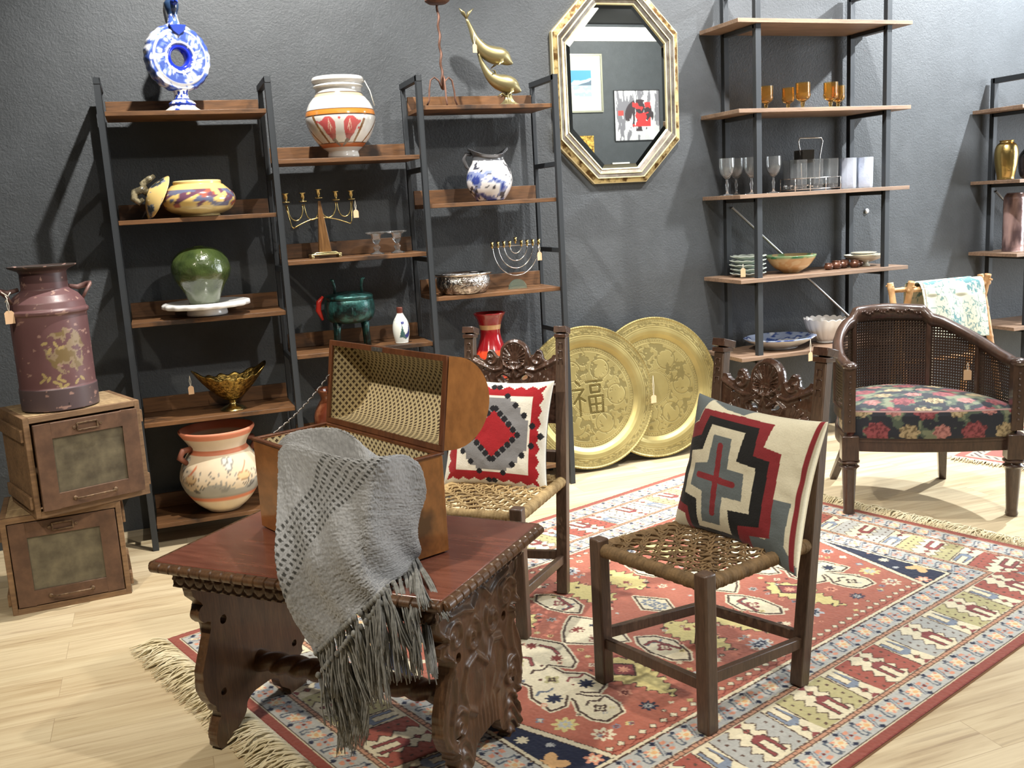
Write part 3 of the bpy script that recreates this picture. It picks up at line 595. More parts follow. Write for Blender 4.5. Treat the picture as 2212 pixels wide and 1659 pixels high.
# --- large terracotta pot
def bigpot():
    def cf(T, Z, R, S):
        c = np.zeros(T.shape+(3,)); c[:] = W_(lin(206, 188, 160)); g = W_(lin(150, 146, 136)); o = W_(lin(196, 118, 84)); dk = W_(lin(92, 88, 84)); u = T*.19; v = Z
        band = (v > .105) & (v < .155+.018*np.sin(T*5)); c[band] = g; c[(np.abs(v-.100) < .004)] = g*.8; c[np.abs(v-.088) < .006] = o
        for k in range(9):
            cx = k*.1326+.02; x = (u-cx+.6) % 1.1938-.6
            for a in (-.9, -.5, -.15, .2, .6, .95):
                dd = np.abs(x-a*(v-.13)*1.2-a*.01); c[(dd < .0026*(1-(v-.13)/.16)) & (v > .13) & (v < .25-.03*abs(a))] = dk if k % 2 else W_(lin(130, 128, 122))
            if k % 2 == 0:
                for i in range(3):
                    an = i*2.09+.5; d = np.hypot(x-.034-.016*np.cos(an), v-.262-.016*np.sin(an)); c[d < .017] = W_(lin(196, 194, 184)); c[np.abs(d-.017) < .0025] = g*.75
            else:
                d = np.hypot((x+.03)/.034, (v-.195)/.020); c[d < 1] = W_(lin(208, 176, 130)); c[np.abs(d-1) < .09] = W_(lin(160, 128, 92)); c[np.hypot(x+.012, v-.200) < .0025] = dk
                dd = np.abs((v-.20)-(x+.05)*1.1); c[(dd < .006) & (x > -.05) & (x < .0) & (v > .21)] = o
        c[(v > .300) & (v < .322)] = o*.85; c[v > .375] = W_(lin(206, 128, 98)); c[(v > .322) & (v <= .375)] = W_(lin(206, 188, 164)); return c*(.92+.16*fbm(T*4, Z*30, 50, 3)[..., None])
    p = [(0, .002), (.068, .002), (.085, .010), (.13, .050), (.175, .115), (.193, .175), (.180, .235), (.148, .290), (.132, .312), (.140, .340), (.165, .378), (.178, .398), (.176, .408), (.165, .404), (.130, .350), (.12, .31), (.16, .24), (.17, .17), (.1, .04), (0, .03)]
    t = thing('terracotta_pot', 'large wide-necked terracotta pot painted with grey plants and orange bands on the bottom shelf', 'pot', (.195, 4.800, .12), .4)
    lathe('pot_body', p, vmatte, t, 160, 130, cf)
    hb = mat('brown_clay', lin(120, 70, 52), .6)
    for s in (-1, 1): MB().tube([(s*.135, 0, .330), (s*.180, 0, .325), (s*.198, 0, .295), (s*.165, 0, .262)], [.012, .016, .016, .012], 10).build('handle', hb, t, smooth='all')
bigpot()
# --- big white vase with red leaves
def vase():
    def cf(T, Z, R, S):
        c = np.zeros(T.shape+(3,)); c[:] = W_(lin(216, 214, 208)); o = W_(lin(196, 122, 48)); dk = W_(lin(60, 44, 36)); rd = W_(lin(198, 92, 92)); tan = W_(lin(190, 172, 140))
        c[(Z > .285) & (Z < .302)] = tan; c[np.abs(Z-.302) < .0018] = dk; c[(Z > .196) & (Z < .222)] = o; c[(np.abs(Z-.196) < .002) | (np.abs(Z-.222) < .002)] = dk
        c[(Z > .05) & (Z < .07)] = W_(lin(178, 100, 58)); c[np.abs(Z-.07) < .0015] = dk
        x = ((T+4.712+2*PI) % (2*PI))-PI   # zero faces -y (the room)
        for cx, fl in ((-.33, -1), (.28, 1), (2.1, 1), (-2.1, -1), (2.9, -1)):
            X = (x-cx)*fl; Y = Z-.14
            lf = inpoly(X, Y, [(-.10, -.062), (-.17, -.02), (-.18, .02), (-.08, .045), (.10, .046), (.22, .030), (.38, .024), (.24, .002), (.16, -.03), (.02, -.058)]); c[lf] = rd; c[lf & (Y < -.03)] = rd*.6+W_(lin(80, 60, 60))*.4
            vn_ = segd(X, Y*3, [(-.03, .03), (.0, -.05)]) < .012; c[lf & vn_] = W_(lin(226, 190, 170)); c[lf & (segd(X, Y, [(-.06, -.005), (0, .03), (.05, -.005)]) < .006)] = W_(lin(230, 200, 180))
            st = inpoly(X, Y, [(-.10, -.05), (.05, -.06), (-.22, -.088), (-.27, -.088)]); c[st] = W_(lin(110, 98, 90))
        for cx in (.78, -.84, 1.5, -1.5): 
            dd = np.abs(x-cx*(.62+.38*np.clip((Z-.06)/.13, 0, 1))); c[(dd < .045) & (Z > .07) & (Z < .196)] = W_(lin(128, 92, 56))
        for cx, cz in ((-.02, .178), (.58, .132), (-.72, .165)): d = np.hypot((x-cx)*.16, Z-cz); c[d < .006] = rd
        return c
    t = thing('white_vase', 'large white vase with an orange band and two red leaves on the middle bay', 'vase', (.925, 4.80, 1.77), math.radians(-12))
    p = [(0, .002), (.070, .002), (.072, .030), (.076, .036), (.105, .060), (.142, .110), (.164, .165), (.166, .205), (.150, .250), (.128, .280), (.112, .298), (.110, .325), (.120, .335), (.114, .345), (.124, .362), (.118, .378), (.108, .372), (.10, .33), (.13, .26), (.14, .18), (.08, .06), (0, .04)]
    lathe('vase_body', p, vglaze, t, 400, 260, cf)
    MB().tube([(.115, .0, .350), (.128, -.01, .358), (.150, -.02, .31), (.166, -.02, .24)], .0022, 6).build('string', stringm, t, smooth='all')
vase()
# --- five-arm brass candelabrum
def candelabrum():
    t = thing('candelabrum', 'five-armed brass candelabrum on a wedge-shaped wooden stem in the middle bay', 'candelabrum', (.792, 4.79, 1.30), math.radians(4))
    MB().box(0, 0, .018, .150, .060, .008).box(-.067, 0, .008, .014, .060, .014).box(.067, 0, .008, .014, .060, .014).prism([(-.074, .014), (.074, .014), (.050, .030), (-.050, .030)], -.026, .026, Matrix.Rotation(PI/2, 4, 'X')).build('base', mat('pale_brass', lin(206, 190, 140), .3, 1), t, bevel=.002)
    MB().bar((0, 0, .030), (-.008, 0, .275), .062, .030, (0, 1, 0), .012, .012).build('stem', wood('tortoise_wood', lin(70, 44, 26), lin(132, 98, 60), .2, coat=.6, sc=20), t, bevel=.002)
    a = MB()
    xs = [-.166, -.085, -.008, .076, .152]; zc = .272
    def arc(x0, x1, z, dp): return [((x0+x1)/2-(x1-x0)/2*math.cos(PI*k/20), 0, z-dp*math.sin(PI*k/20)**.8) for k in range(21)]
    for i in range(4): 
        if i in (0, 1): a.tube(arc(xs[i]+.004, xs[i+1]-.004, .262, .075), .003, 6)
        else: a.tube(arc(xs[i]+.004, xs[i+1]-.004, .266, .072), .003, 6)
    a.tube([(-.170, 0, .262), (-.150, 0, .160), (-.14, 0, .150)], .003, 6).tube([(.156, 0, .268), (.145, 0, .17), (.138, 0, .158)], .003, 6)
    a.tube([(-.145+.145*k/10, 0, .150+.045*math.sin(PI*.5*k/10)) for k in range(11)], .003, 6).tube([(.14-.14*k/10, 0, .158+.036*math.sin(PI*.5*k/10)) for k in range(11)], .003, 6)
    a.build('arms', brass, t, smooth='all')
    for x in xs:
        z = .272 if x != xs[2] else .285
        MB().lathe([(0, 0), (.018, .001), (.022, .004), (.018, .007), (.006, .008), (.006, .016), (.010, .022), (.010, .040), (.018, .043), (.018, .045), (.009, .045), (.008, .025), (0, .024)], (x, 0, z), 20).build('candle_cup', brass, t, smooth='all')
    price_tag('tan price tag hanging from the right arm of the five-armed candelabrum', (.958, 4.782, 1.565), .042, .1, .026, .038)
candelabrum()
# --- glass candlesticks (two)
def stick():
    o = MB().lathe([(0, .001), (.036, .001), (.036, .004), (.016, .010), (.010, .020), (.017, .030), (.017, .038), (.009, .046), (.012, .054), (.020, .066), (.024, .094), (.050, .104), (.052, .108), (.050, .111), (.020, .106), (.018, .078), (0, .072)], (0, 0, 0), 40).build('glass_candlestick', glass, None, smooth='all'); return o
s1 = stick(); s1.location = (1.05, 4.79, 1.30); tag(s1, 'left one of two small clear glass candle holders beside the candelabrum', 'candle holder', 'glass candle holders in the middle bay')
s2 = s1.copy(); C.objects.link(s2); s2.location = (1.155, 4.79, 1.30); tag(s2, 'right one of two small clear glass candle holders, next to the iron post', 'candle holder', 'glass candle holders in the middle bay')
# --- green bronze censer on tall legs
def censer():
    gm = mat('verdigris_bronze', lin(40, 84, 80), .35, .5, var=(22, lin(16, 30, 30), .42, .6), bmp=(70, .5, .004), coat=.2)
    t = thing('bronze_censer', 'lidded green bronze censer with two upright handles standing on legs', 'censer', (.895, 4.82, .85), -.1)
    lathe('bowl', [(0, .115), (.05, .118), (.10, .13), (.120, .16), (.124, .205), (.120, .232), (.112, .238), (.10, .238), (.10, .17), (0, .14)], gm, t, 48, 60)
    lathe('lid', [(.118, .238), (.120, .252), (.108, .262), (.07, .270), (.03, .276), (0, .277)], gm, t, 48, 40)
    for s in (-1, 1): MB().tube([(s*.068, 0, .255), (s*.066, 0, .30), (s*.072, 0, .335), (s*.085, 0, .338)], [.008, .007, .009, .006], 8).tube([(s*.068, 0, .268), (s*.030, 0, .272), (0, 0, .272)], .006, 8).build('handle', gm, t, smooth='all')
    for x, y in ((-.075, -.05), (.075, -.05), (-.075, .06), (.075, .06)): MB().tube([(x*.9, y*.9, .14), (x*.95, y, .08), (x, y, .002)], [.020, .013, .014], 10).build('leg', gm, t, smooth='all')
    for k in range(8): a = -2*PI*k/8; MB().ball((math.cos(a)*.121, math.sin(a)*.121, .19), .010, (.5, .5, 2.4)).build('rib', gm, t, smooth='all')
    MB().tube([(-.128, -.02, .262), (-.150, -.02, .235), (-.156, -.02, .195), (-.138, -.02, .145)], [.006, .013, .014, .006], 8).build('side_fin', mat('red_lacquer', lin(176, 42, 34), .3), t, smooth='all')
censer()
# --- white painted bottle
def bottle():
    def cf(T, Z, R, S):
        c = np.zeros(T.shape+(3,)); c[:] = W_(lin(226, 230, 224)); x = ((T+4.712+2*PI) % (2*PI))-PI; nv = W_(lin(40, 50, 120)); gr = W_(lin(62, 96, 96)); rd = W_(lin(170, 60, 50))
        c[inpoly(x, Z, [(-.5, .03), (-.2, .07), (-.1, .10), (.1, .06), (.3, .045), (.7, .06), (.9, .085), (.9, .035), (.4, .02), (-.1, .03)])] = gr; c[inpoly(x, Z, [(.1, .04), (.6, .05), (.95, .1), (1.0, .045), (.6, .025)])] = nv; c[np.hypot(x*.035+.0, Z-.105) < .008] = nv
        c[(fbm(T*4, Z*60, 4, 3) > .70) & (Z > .1)] = W_(lin(150, 150, 140)); c[Z > .150] = W_(lin(96, 52, 44)); return c
    o = lathe('sauce_bottle', [(0, .001), (.030, .001), (.034, .008), (.041, .045), (.042, .080), (.036, .110), (.022, .136), (.016, .150), (.016, .176), (.012, .181), (0, .181)], vglaze, None, 90, 90, cf); o.location = (1.135, 4.765, .85)
    tag(o, 'small white ceramic bottle with a brown cap and blue bird painting', 'bottle')
bottle()
# --- brown jug low in the middle bay
o = lathe('brown_jar', [(0, .002), (.07, .002), (.10, .04), (.112, .10), (.105, .16), (.080, .205), (.070, .225), (.076, .250), (.090, .268), (.088, .274), (.076, .268), (.062, .235), (0, .2)], mat('brown_salt_glaze', lin(92, 44, 28), .18, var=(8, lin(150, 100, 70), .5, .7), coat=.5)); o.location = (.775, 4.79, .38)
tag(o, 'round brown glazed jar low in the middle bay, partly behind the trunk lid', 'jar')
# --- twisted iron candle stand on the right bay
def ironstand():
    t = thing('iron_candle_stand', 'thin rusty iron candle stand on three arched legs, top cut by the photo edge', 'candle stand', (1.445, 4.79, 2.0), .1)
    m = mat('rusty_iron', lin(120, 86, 70), .6, .4, var=(30, lin(84, 60, 50)))
    pts = [(math.cos(k*.9)*.0035-.00*k, math.sin(k*.9)*.0035, .085+k*.0125) for k in range(33)]; MB().tube(pts, .0062, 6).build('stem', m, t, smooth='all')
    for a in (PI-.1, .25, 4.5):
        d = (math.cos(a), math.sin(a)); MB().tube([(d[0]*r, d[1]*r, z) for r, z in ((.004, .088), (.018, .128), (.040, .145), (.060, .132), (.070, .085), (.074, .035), (.090, .003))], .0045, 8).build('leg', m, t, smooth='all')
    lathe('drip_pan', [(0, .492), (.045, .492), (.060, .502), (.062, .506), (.045, .498), (.012, .498), (.012, .53), (0, .53)], m, t, 32, 30, smoothp=False)
ironstand()
# --- brass dolphins
def dolphins():
    t = thing('dolphin_sculpture', 'brass sculpture of two leaping dolphins one above the other', 'sculpture', (1.79, 4.80, 2.0), 0)
    m = mat('aged_brass', lin(152, 142, 104), .36, .75, bmp=(30, .12, .002))
    def dolphin(pts, rs, name, fin, tailv=None):
        P = crom([p for p in pts], 26); R = crom([(r, 0) for r in rs], 26)[:, 0]; b = MB().tube([tuple(p) for p in P], [max(.002, r) for r in R], 14)
        i = fin; p = Vector(P[i]); b.tube([p+Vector((0, 0, R[i]*.5)), p+Vector((-.012, 0, R[i]+.016)), p+Vector((-.03, 0, R[i]+.022))], [.012, .008, .002], 8, flat=.35)
        j = fin+6; p = Vector(P[j])
        for s in (-1, 1): b.tube([p+Vector((0, s*R[j]*.6, -.01)), p+Vector((-.010, s*(R[j]+.008), -.035)), p+Vector((-.034, s*(R[j]+.014), -.052))], [.010, .009, .002], 8, flat=.4)
        return b.build(name, m, t, smooth='all')
    up = [(-.196, 0, .425), (-.175, 0, .375), (-.155, 0, .325), (-.115, 0, .275), (-.065, 0, .252), (-.02, 0, .244), (.012, 0, .222), (.036, 0, .210)]
    dolphin(up, [.007, .012, .021, .034, .043, .041, .024, .005], 'upper_dolphin', 11)
    lo = [(-.145, 0, .262), (-.125, 0, .205), (-.095, 0, .155), (-.055, 0, .125), (-.01, 0, .112), (.025, 0, .100), (.052, 0, .084), (.074, 0, .074)]
    dolphin(lo, [.007, .013, .023, .036, .044, .041, .024, .005], 'lower_dolphin', 11)
    f = MB()
    for s in (-1, 1): f.tube([(-.196, 0, .425), (-.198+s*.014, 0, .452), (-.194+s*.038, 0, .474)], [.008, .020, .003], 8, flat=.4)
    f.build('tail_fluke', m, t, smooth='all')
    lathe('wave_base', [(0, .001), (.045, .001), (.05, .006), (.034, .018), (.022, .034), (.016, .055), (.012, .075), (0, .08)], m, t, 40, 40, deform=lambda X, Y, Z, T, S: (X*(1+.16*np.sin(T*7+Z*60)), Y*(1+.16*np.sin(T*7+Z*60)), Z), loc=(.005, 0, 0))
    MB().tube([(.0, 0, .04), (-.03, 0, .065), (-.055, 0, .05)], [.012, .012, .003], 8, flat=.5).build('splash', m, t, smooth='all')
    price_tag('tan price tag hanging at the tail of the brass dolphins', (1.622, 4.78, 2.352), .050, .2, .024, .042)
dolphins()
# --- pitcher
def pitcher():
    def cf(T, Z, R, S):
        c = np.zeros(T.shape+(3,)); c[:] = W_(lin(222, 220, 220)); f = fbm(T*1.6+2, Z*16, 61, 4); g = fbm(T*2.5, Z*30+5, 66, 4); c[(f > .52) & (Z < .15)] = W_(lin(128, 140, 178)); c[(f > .58) & (Z < .14)] = W_(lin(56, 70, 138)); c[(g > .66)] = W_(lin(60, 62, 72)); c[Z > .200] = W_(lin(90, 92, 96)); return c
    def df(X, Y, Z, T, S):
        k = np.clip((S-.66)/.2, 0, 1); top = np.clip((Z-.19)/.05, 0, 1); Z2 = Z+top*(.016*np.abs(np.cos(T))**3*1.6-.012*np.abs(np.sin(T))); return X*(1+.12*top*np.abs(np.cos(T))**3), Y*(1-.06*top), Z2
    t = thing('pitcher', 'round blue and white splashed ceramic pitcher on the right bay', 'pitcher', (1.662, 4.79, 1.53), 0)
    lathe('pitcher_body', [(0, .002), (.062, .002), (.080, .015), (.108, .060), (.118, .105), (.108, .155), (.088, .188), (.078, .205), (.080, .222), (.094, .238), (.090, .238), (.074, .215), (.09, .16), (.1, .1), (.05, .02), (0, .015)], vglaze, t, 90, 100, cf, deform=df)
    MB().tube([(-.085, .02, .236), (-.112, .02, .240), (-.125, .02, .215), (-.112, .02, .178), (-.10, .02, .165)], [.008, .010, .010, .009, .007], 8).build('handle', mat('grey_glaze', lin(84, 84, 86), .15), t, smooth='all')
pitcher()
# --- silver repousse bowl
sil = mat('embossed_silver', (.70, .66, .62), .2, 1, var=(45, (.30, .27, .25), .38, .55), bmp=(42, 1.0, .012))
t = thing('silver_bowl', 'round embossed silver bowl with a rolled rim on the right bay', 'bowl', (1.490, 4.80, 1.07))
lathe('bowl', [(0, .002), (.10, .002), (.12, .008), (.136, .035), (.140, .065), (.132, .092), (.128, .094), (.13, .06), (.115, .015), (0, .012)], sil, t, 80, 60)
lathe('rim', [(.126, .092), (.140, .093), (.149, .100), (.147, .107), (.132, .104), (.124, .098)], silver, t, 80, 30)
# --- menorah
def menorah():
    t = thing('menorah', 'slim nine-branched silver menorah on a half-round glass foot', 'menorah', (1.785, 4.79, 1.07), 0)
    m = silver; cz = .225
    xs = [(k-4)*.0332 for k in range(9)]
    b = MB()
    for r in (1, 2, 3, 4):
        R = .0332*r*.96; b.tube([(R*math.cos(PI+PI*k/20), 0, cz+R*math.sin(PI+PI*k/20)*1.22*(1.0 if r > 1 else 1)) for k in range(21)], .0028, 6)
    b.tube([(-.135, 0, cz), (.135, 0, cz+.002)], .0022, 6)
    b.build('branches', m, t, smooth='all')
    for k, x in enumerate(xs):
        z = cz-.008+(.018 if k == 4 else 0); MB().lathe([(0, 0), (.005, .002), (.005, .010), (.009, .016), (.006, .022), (.010, .034), (.006, .034), (.004, .022), (0, .02)], (x*.98, 0, z), 14).build('candle_cup', brass, t, smooth='all')
    MB().prism([(.050*math.cos(PI*k/16), .050*math.sin(PI*k/16)+.0005) for k in range(17)], -.006, .006, Matrix.Rotation(PI/2, 4, 'X')).build('glass_foot', mat('green_glass', lin(190, 214, 200), .05, trans=.9, ior=1.45), t)
    price_tag('tan price tag hanging from the right end of the menorah', (1.912, 4.775, 1.290), .036, .1, .026, .044)
menorah()
# --- red flared vase
def redvase():
    def cf(T, Z, R, S):
        c = np.zeros(T.shape+(3,)); c[:] = W_(lin(126, 20, 26)); f = fbm(T*2.2, Z*14, 71, 3); c[(Z < .16) & (f > .50)] = W_(lin(206, 70, 40)); c[(Z < .13) & (f < .42)] = W_(lin(70, 70, 110)); c[(Z < .10) & (f > .6)] = W_(lin(220, 130, 90)); c[S > .80] = W_(lin(170, 130, 90)); return c
    o = lathe('red_vase', [(0, .002), (.070, .002), (.085, .02), (.096, .07), (.088, .13), (.066, .19), (.054, .235), (.056, .28), (.068, .32), (.083, .348), (.079, .349), (.062, .31), (.048, .25), (0, .2)], vglaze, None, 70, 90, cf); o.location = (1.618, 4.79, .605)
    tag(o, 'glossy deep red vase with a flared rim behind the carved chair', 'vase')
redvase()
# ================================================================ THINGS ON THE OPEN SHELF
def lathes(name, prof, m, c, seg=32): return MB().lathe(prof, c, seg).build(name, m, None, smooth='all')
gob = MB().lathe([(0, .001), (.030, .001), (.031, .004), (.012, .010), (.009, .020), (.013, .034), (.010, .044), (.022, .052), (.040, .066), (.044, .082), (.040, .094), (.041, .100), (.041, .152), (.038, .152), (.038, .100), (.036, .086), (.028, .066), (0, .058)], (0, 0, 0), 20).build('amber_goblet', amber, None, smooth=True)
AY = 4.86
for k, (x, y, lab, s) in enumerate(((3.385, 4.86, 'amber glass goblet half hidden by the left front post', .92), (3.535, 4.86, 'smaller amber glass goblet standing left of its taller neighbour', .85), (3.606, 4.82, 'tall amber glass goblet in the middle of the row', 1.0), (3.800, 4.82, 'tall amber glass goblet in the right-hand pair', 1.0), (3.885, 4.86, 'shorter amber glass goblet at the right end of the row', .90))):
    o = gob if k == 0 else gob.copy()
    if k: C.objects.link(o)
    o.location = (x, y, 1.95); o.scale = (s, s, s); o.rotation_euler = (0, 0, k*.8); tag(o, lab, 'goblet', 'amber goblets on the open shelf')
win = MB().lathe([(0, .001), (.036, .001), (.036, .003), (.010, .009), (.0055, .020), (.0065, .045), (.010, .060), (.005, .075), (.005, .090), (.018, .100), (.036, .125), (.044, .16), (.043, .208), (.041, .208), (.041, .16), (.033, .127), (.015, .105), (0, .100)], (0, 0, 0), 28).build('wine_glass', glass, None, smooth=True)
for k, (x, y, lab) in enumerate(((3.112, 4.85, 'clear cut wine glass at the left end of the shelf'), (3.225, 4.93, 'clear cut wine glass standing behind two others'), (3.262, 4.83, 'clear cut wine glass just left of the front post'), (3.410, 4.83, 'clear cut wine glass just right of the front post'))):
    o = win if k == 0 else win.copy()
    if k: C.objects.link(o)
    o.location = (x, y, 1.49); tag(o, lab, 'wine glass', 'clear wine glasses on the open shelf')
def tumbler(name, m, n=8, h=.178, r=.042):
    b = MB(); v = []
    prof = [(0, .001), (r*.92, .001), (r*.96, .012), (r, h), (r-.003, h), (r*.9, .022), (0, .018)]
    return b.lathe(prof, (0, 0, 0), n).build(name, m, None, smooth=False, bevel=.0015)
# caddy with six square glasses
cad = thing('drinks_caddy', 'chrome wire caddy with a tall handle holding square clear glasses', 'caddy', (3.690, 4.86, 1.49), 0)
b = MB().tube([(-.16, -.07, .012), (.16, -.07, .012), (.16, .07, .012), (-.16, .07, .012)], .003, 6, closed=True).tube([(-.16, -.07, .075), (.16, -.07, .075), (.16, .07, .075), (-.16, .07, .075)], .0025, 6, closed=True)
for x in (-.16, -.055, .055, .16):
    b.tube([(x, -.07, .012), (x, .07, .012)], .0025, 6).tube([(x, -.07, .002), (x, -.07, .075)], .0025, 6).tube([(x, .07, .002), (x, .07, .075)], .0025, 6)
b.tube([(-.16, 0, .075), (.16, 0, .075)], .0025, 6)
b.build('wire_frame', silver, cad, smooth='all')
MB().tube([(-.060, 0, .012), (-.068, 0, .20), (-.085, 0, .285), (-.075, 0, .305), (.075, 0, .305), (.085, 0, .285), (.066, 0, .20), (.060, 0, .012)], .0038, 8).build('handle', silver, cad, smooth='all')
MB().box(-.03, .02, .20, .085, .085, .075).build('ice_bucket', mat('smoked_glass', lin(90, 84, 76), .1, trans=.6), cad, bevel=.004)
ig = None
for k, (x, y) in enumerate(((-.112, -.036), (0.0, -.036), (.108, -.036), (-.108, .036), (.0, .042), (.108, .036))):
    if k == 0:
        o = tumbler('square_tumbler', glass, 4, .165, .050); ig = o
    else: o = ig.copy(); C.objects.link(o)
    o.location = (3.690+x, 4.86+y, 1.506); o.rotation_euler = (0, 0, PI/4)
    tag(o, ('square clear glass at the left front of the chrome caddy', 'square clear glass in the middle front of the chrome caddy', 'square clear glass at the right front of the chrome caddy', 'square clear glass at the left back of the chrome caddy', 'square clear glass in the middle back of the chrome caddy', 'square clear glass at the right back of the chrome caddy')[k], 'glass', 'square glasses in the chrome caddy')
frost = mat('frosted_blue_glass', (.80, .85, .95), .35, trans=.65, ior=1.4, bmp=(60, .6, .004))
o1 = tumbler('frosted_tumbler', frost, 8, .180, .048); o1.location = (3.952, 4.85, 1.49); tag(o1, 'left one of two frosted bluish tumblers right of the chrome caddy', 'tumbler', 'frosted tumblers on the open shelf')
o2 = o1.copy(); C.objects.link(o2); o2.location = (4.075, 4.85, 1.49); tag(o2, 'right one of two frosted bluish tumblers, nearest the right front post', 'tumbler', 'frosted tumblers on the open shelf')
# stacked scalloped plates
def scal(X, Y, Z, T, S):
    k = 1+.05*np.abs(np.sin(T*6))*(np.hypot(X, Y) > .06); return X*k, Y*k, Z+.004*np.abs(np.sin(T*6))*(np.hypot(X, Y) > .06)
pl = lathe('scalloped_plate', [(0, .001), (.052, .001), (.054, .004), (.075, .010), (.098, .018), (.100, .021), (.096, .021), (.07, .013), (0, .008)], mat('celadon_glaze', lin(196, 206, 196), .18), None, 60, 30, deform=scal)
names = ['bottom', 'second from bottom', 'middle', 'fourth from bottom', 'top']
for k in range(5):
    o = pl if k == 0 else pl.copy()
    if k: C.objects.link(o)
    o.location = (3.238+.003*math.sin(k*2), 4.84, 1.02+k*.0245); o.rotation_euler = (0, 0, k*.4); tag(o, 'pale green scalloped plate, %s of the stack of five' % names[k], 'plate', 'scalloped plates stacked on the open shelf')
price_tag('tan price tag hanging in front of the stacked scalloped plates', (3.135, 4.735, 1.10), .020, .1, .034, .050)
def gb(T, Z, R, S):
    c = np.zeros(T.shape+(3,)); c[:] = W_(lin(196, 156, 104)); f = fbm(T*3, Z*30, 81, 3); c[f > .55] = W_(lin(206, 176, 130)); c[(Z > .088)] = W_(lin(70, 130, 90)); c[(Z > .088) & (f > .55)] = W_(lin(150, 170, 120)); c[S > .6] = W_(lin(180, 160, 120)); c[(S > .55) & (f > .5)] = W_(lin(120, 150, 110)); return c
o = lathe('glazed_bowl', [(0, .002), (.045, .002), (.055, .008), (.10, .035), (.132, .075), (.146, .100), (.142, .104), (.12, .075), (.08, .035), (0, .018)], vglaze, None, 80, 60, gb); o.location = (3.535, 4.84, 1.02); tag(o, 'wide tan bowl with a green rim beside the plate stack', 'bowl')
nm = mat('brown_lustre', lin(112, 74, 56), .2, .4, var=(20, lin(60, 40, 34)))
cup = lathe('small_brown_cup', [(0, .001), (.018, .001), (.030, .015), (.032, .030), (.024, .046), (.026, .052), (.022, .052), (.018, .04), (0, .01)], nm, None, 24, 30)
labs = ['smallest, at the left end of the row', 'second from left, beside the smallest', 'dark middle one in the front row', 'stacked on top of two others', 'in front, just right of the dark one', 'at the right end by the cream plates']
for k, (x, y, z, s) in enumerate(((3.775, 4.80, 1.02, .85), (3.838, 4.81, 1.02, 1.05), (3.902, 4.83, 1.02, 1.0), (3.945, 4.87, 1.02, 1.0), (3.965, 4.80, 1.02, .95), (4.02, 4.84, 1.02, 1.05))):
    o = cup if k == 0 else cup.copy()
    if k: C.objects.link(o)
    o.location = (x, y, z); o.scale = (s, s, s*.9); tag(o, 'small round brown lustre cup, ' + labs[k].replace('stacked on top of two others', 'standing behind the front ones'), 'cup', 'small brown cups on the open shelf')
# cream plates on a footed dish
cp = mat('cream_china', lin(206, 200, 180), .2)
o = lathe('footed_dish', [(0, .001), (.035, .001), (.030, .010), (.026, .022), (.06, .032), (.105, .050), (.118, .066), (.114, .067), (.06, .040), (0, .034)], cp, None, 60, 40); o.location = (4.085, 4.86, 1.02); tag(o, 'cream footed dish under a stack of small cream plates', 'dish')
sp = lathe('cream_plate', [(0, .0), (.05, .0), (.072, .006), (.074, .009), (.05, .006), (0, .006)], cp, None, 40, 20)
for k in range(4):
    o = sp if k == 0 else sp.copy()
    if k: C.objects.link(o)
    o.location = (4.080, 4.86, 1.0605+k*.0115); tag(o, 'small cream plate on the footed dish, %s of the four' % ('lowest', 'second lowest', 'second from the top', 'topmost')[k], 'plate', 'small cream plates on the footed dish')
# blue and white platter
def pf(T, Z, R, S):
    c = np.zeros(T.shape+(3,)); c[:] = W_(lin(204, 206, 204)); X = R*np.cos(T)*20; Y = R*np.sin(T)*20; f = fbm(X+5, Y+5, 91, 4); top = S > .48; c[top] = W_(lin(150, 164, 190)); c[top & (f > .46)] = W_(lin(60, 82, 140)); c[top & (f > .60)] = W_(lin(200, 206, 214)); c[(S > .42) & (S < .47)] = W_(lin(224, 224, 220)); return c
o = lathe('serving_platter', [(0, .002), (.10, .002), (.11, .010), (.17, .035), (.215, .060), (.222, .066), (.216, .070), (.17, .046), (.11, .022), (0, .016)], vglaze, None, 90, 80, pf, deform=lambda X, Y, Z, T, S: (X*(1+.02*np.sin(T*10)), Y*.80*(1+.02*np.sin(T*10)), Z)); o.location = (3.46, 4.845, .575); tag(o, 'oval blue and white serving platter on the lowest open shelf board', 'platter')
price_tag('tan price tag hanging below the rim of the blue platter', (3.535, 4.655, .640), .075, .2, .034, .052)
o = lathe('fluted_bowl', [(0, .002), (.05, .002), (.052, .012), (.07, .03), (.105, .080), (.126, .135), (.122, .136), (.098, .080), (.06, .03), (0, .02)], mat('milk_glass', (.82, .80, .77), .25, ior=1.4), None, 160, 50, deform=lambda X, Y, Z, T, S: (X*(1+.035*np.abs(np.sin(T*9))), Y*(1+.035*np.abs(np.sin(T*9))), Z+.010*np.abs(np.sin(T*9))*np.clip((Z-.1)/.03, 0, 1))); o.location = (3.80, 4.86, .575); tag(o, 'white fluted glass bowl right of the blue platter', 'bowl')
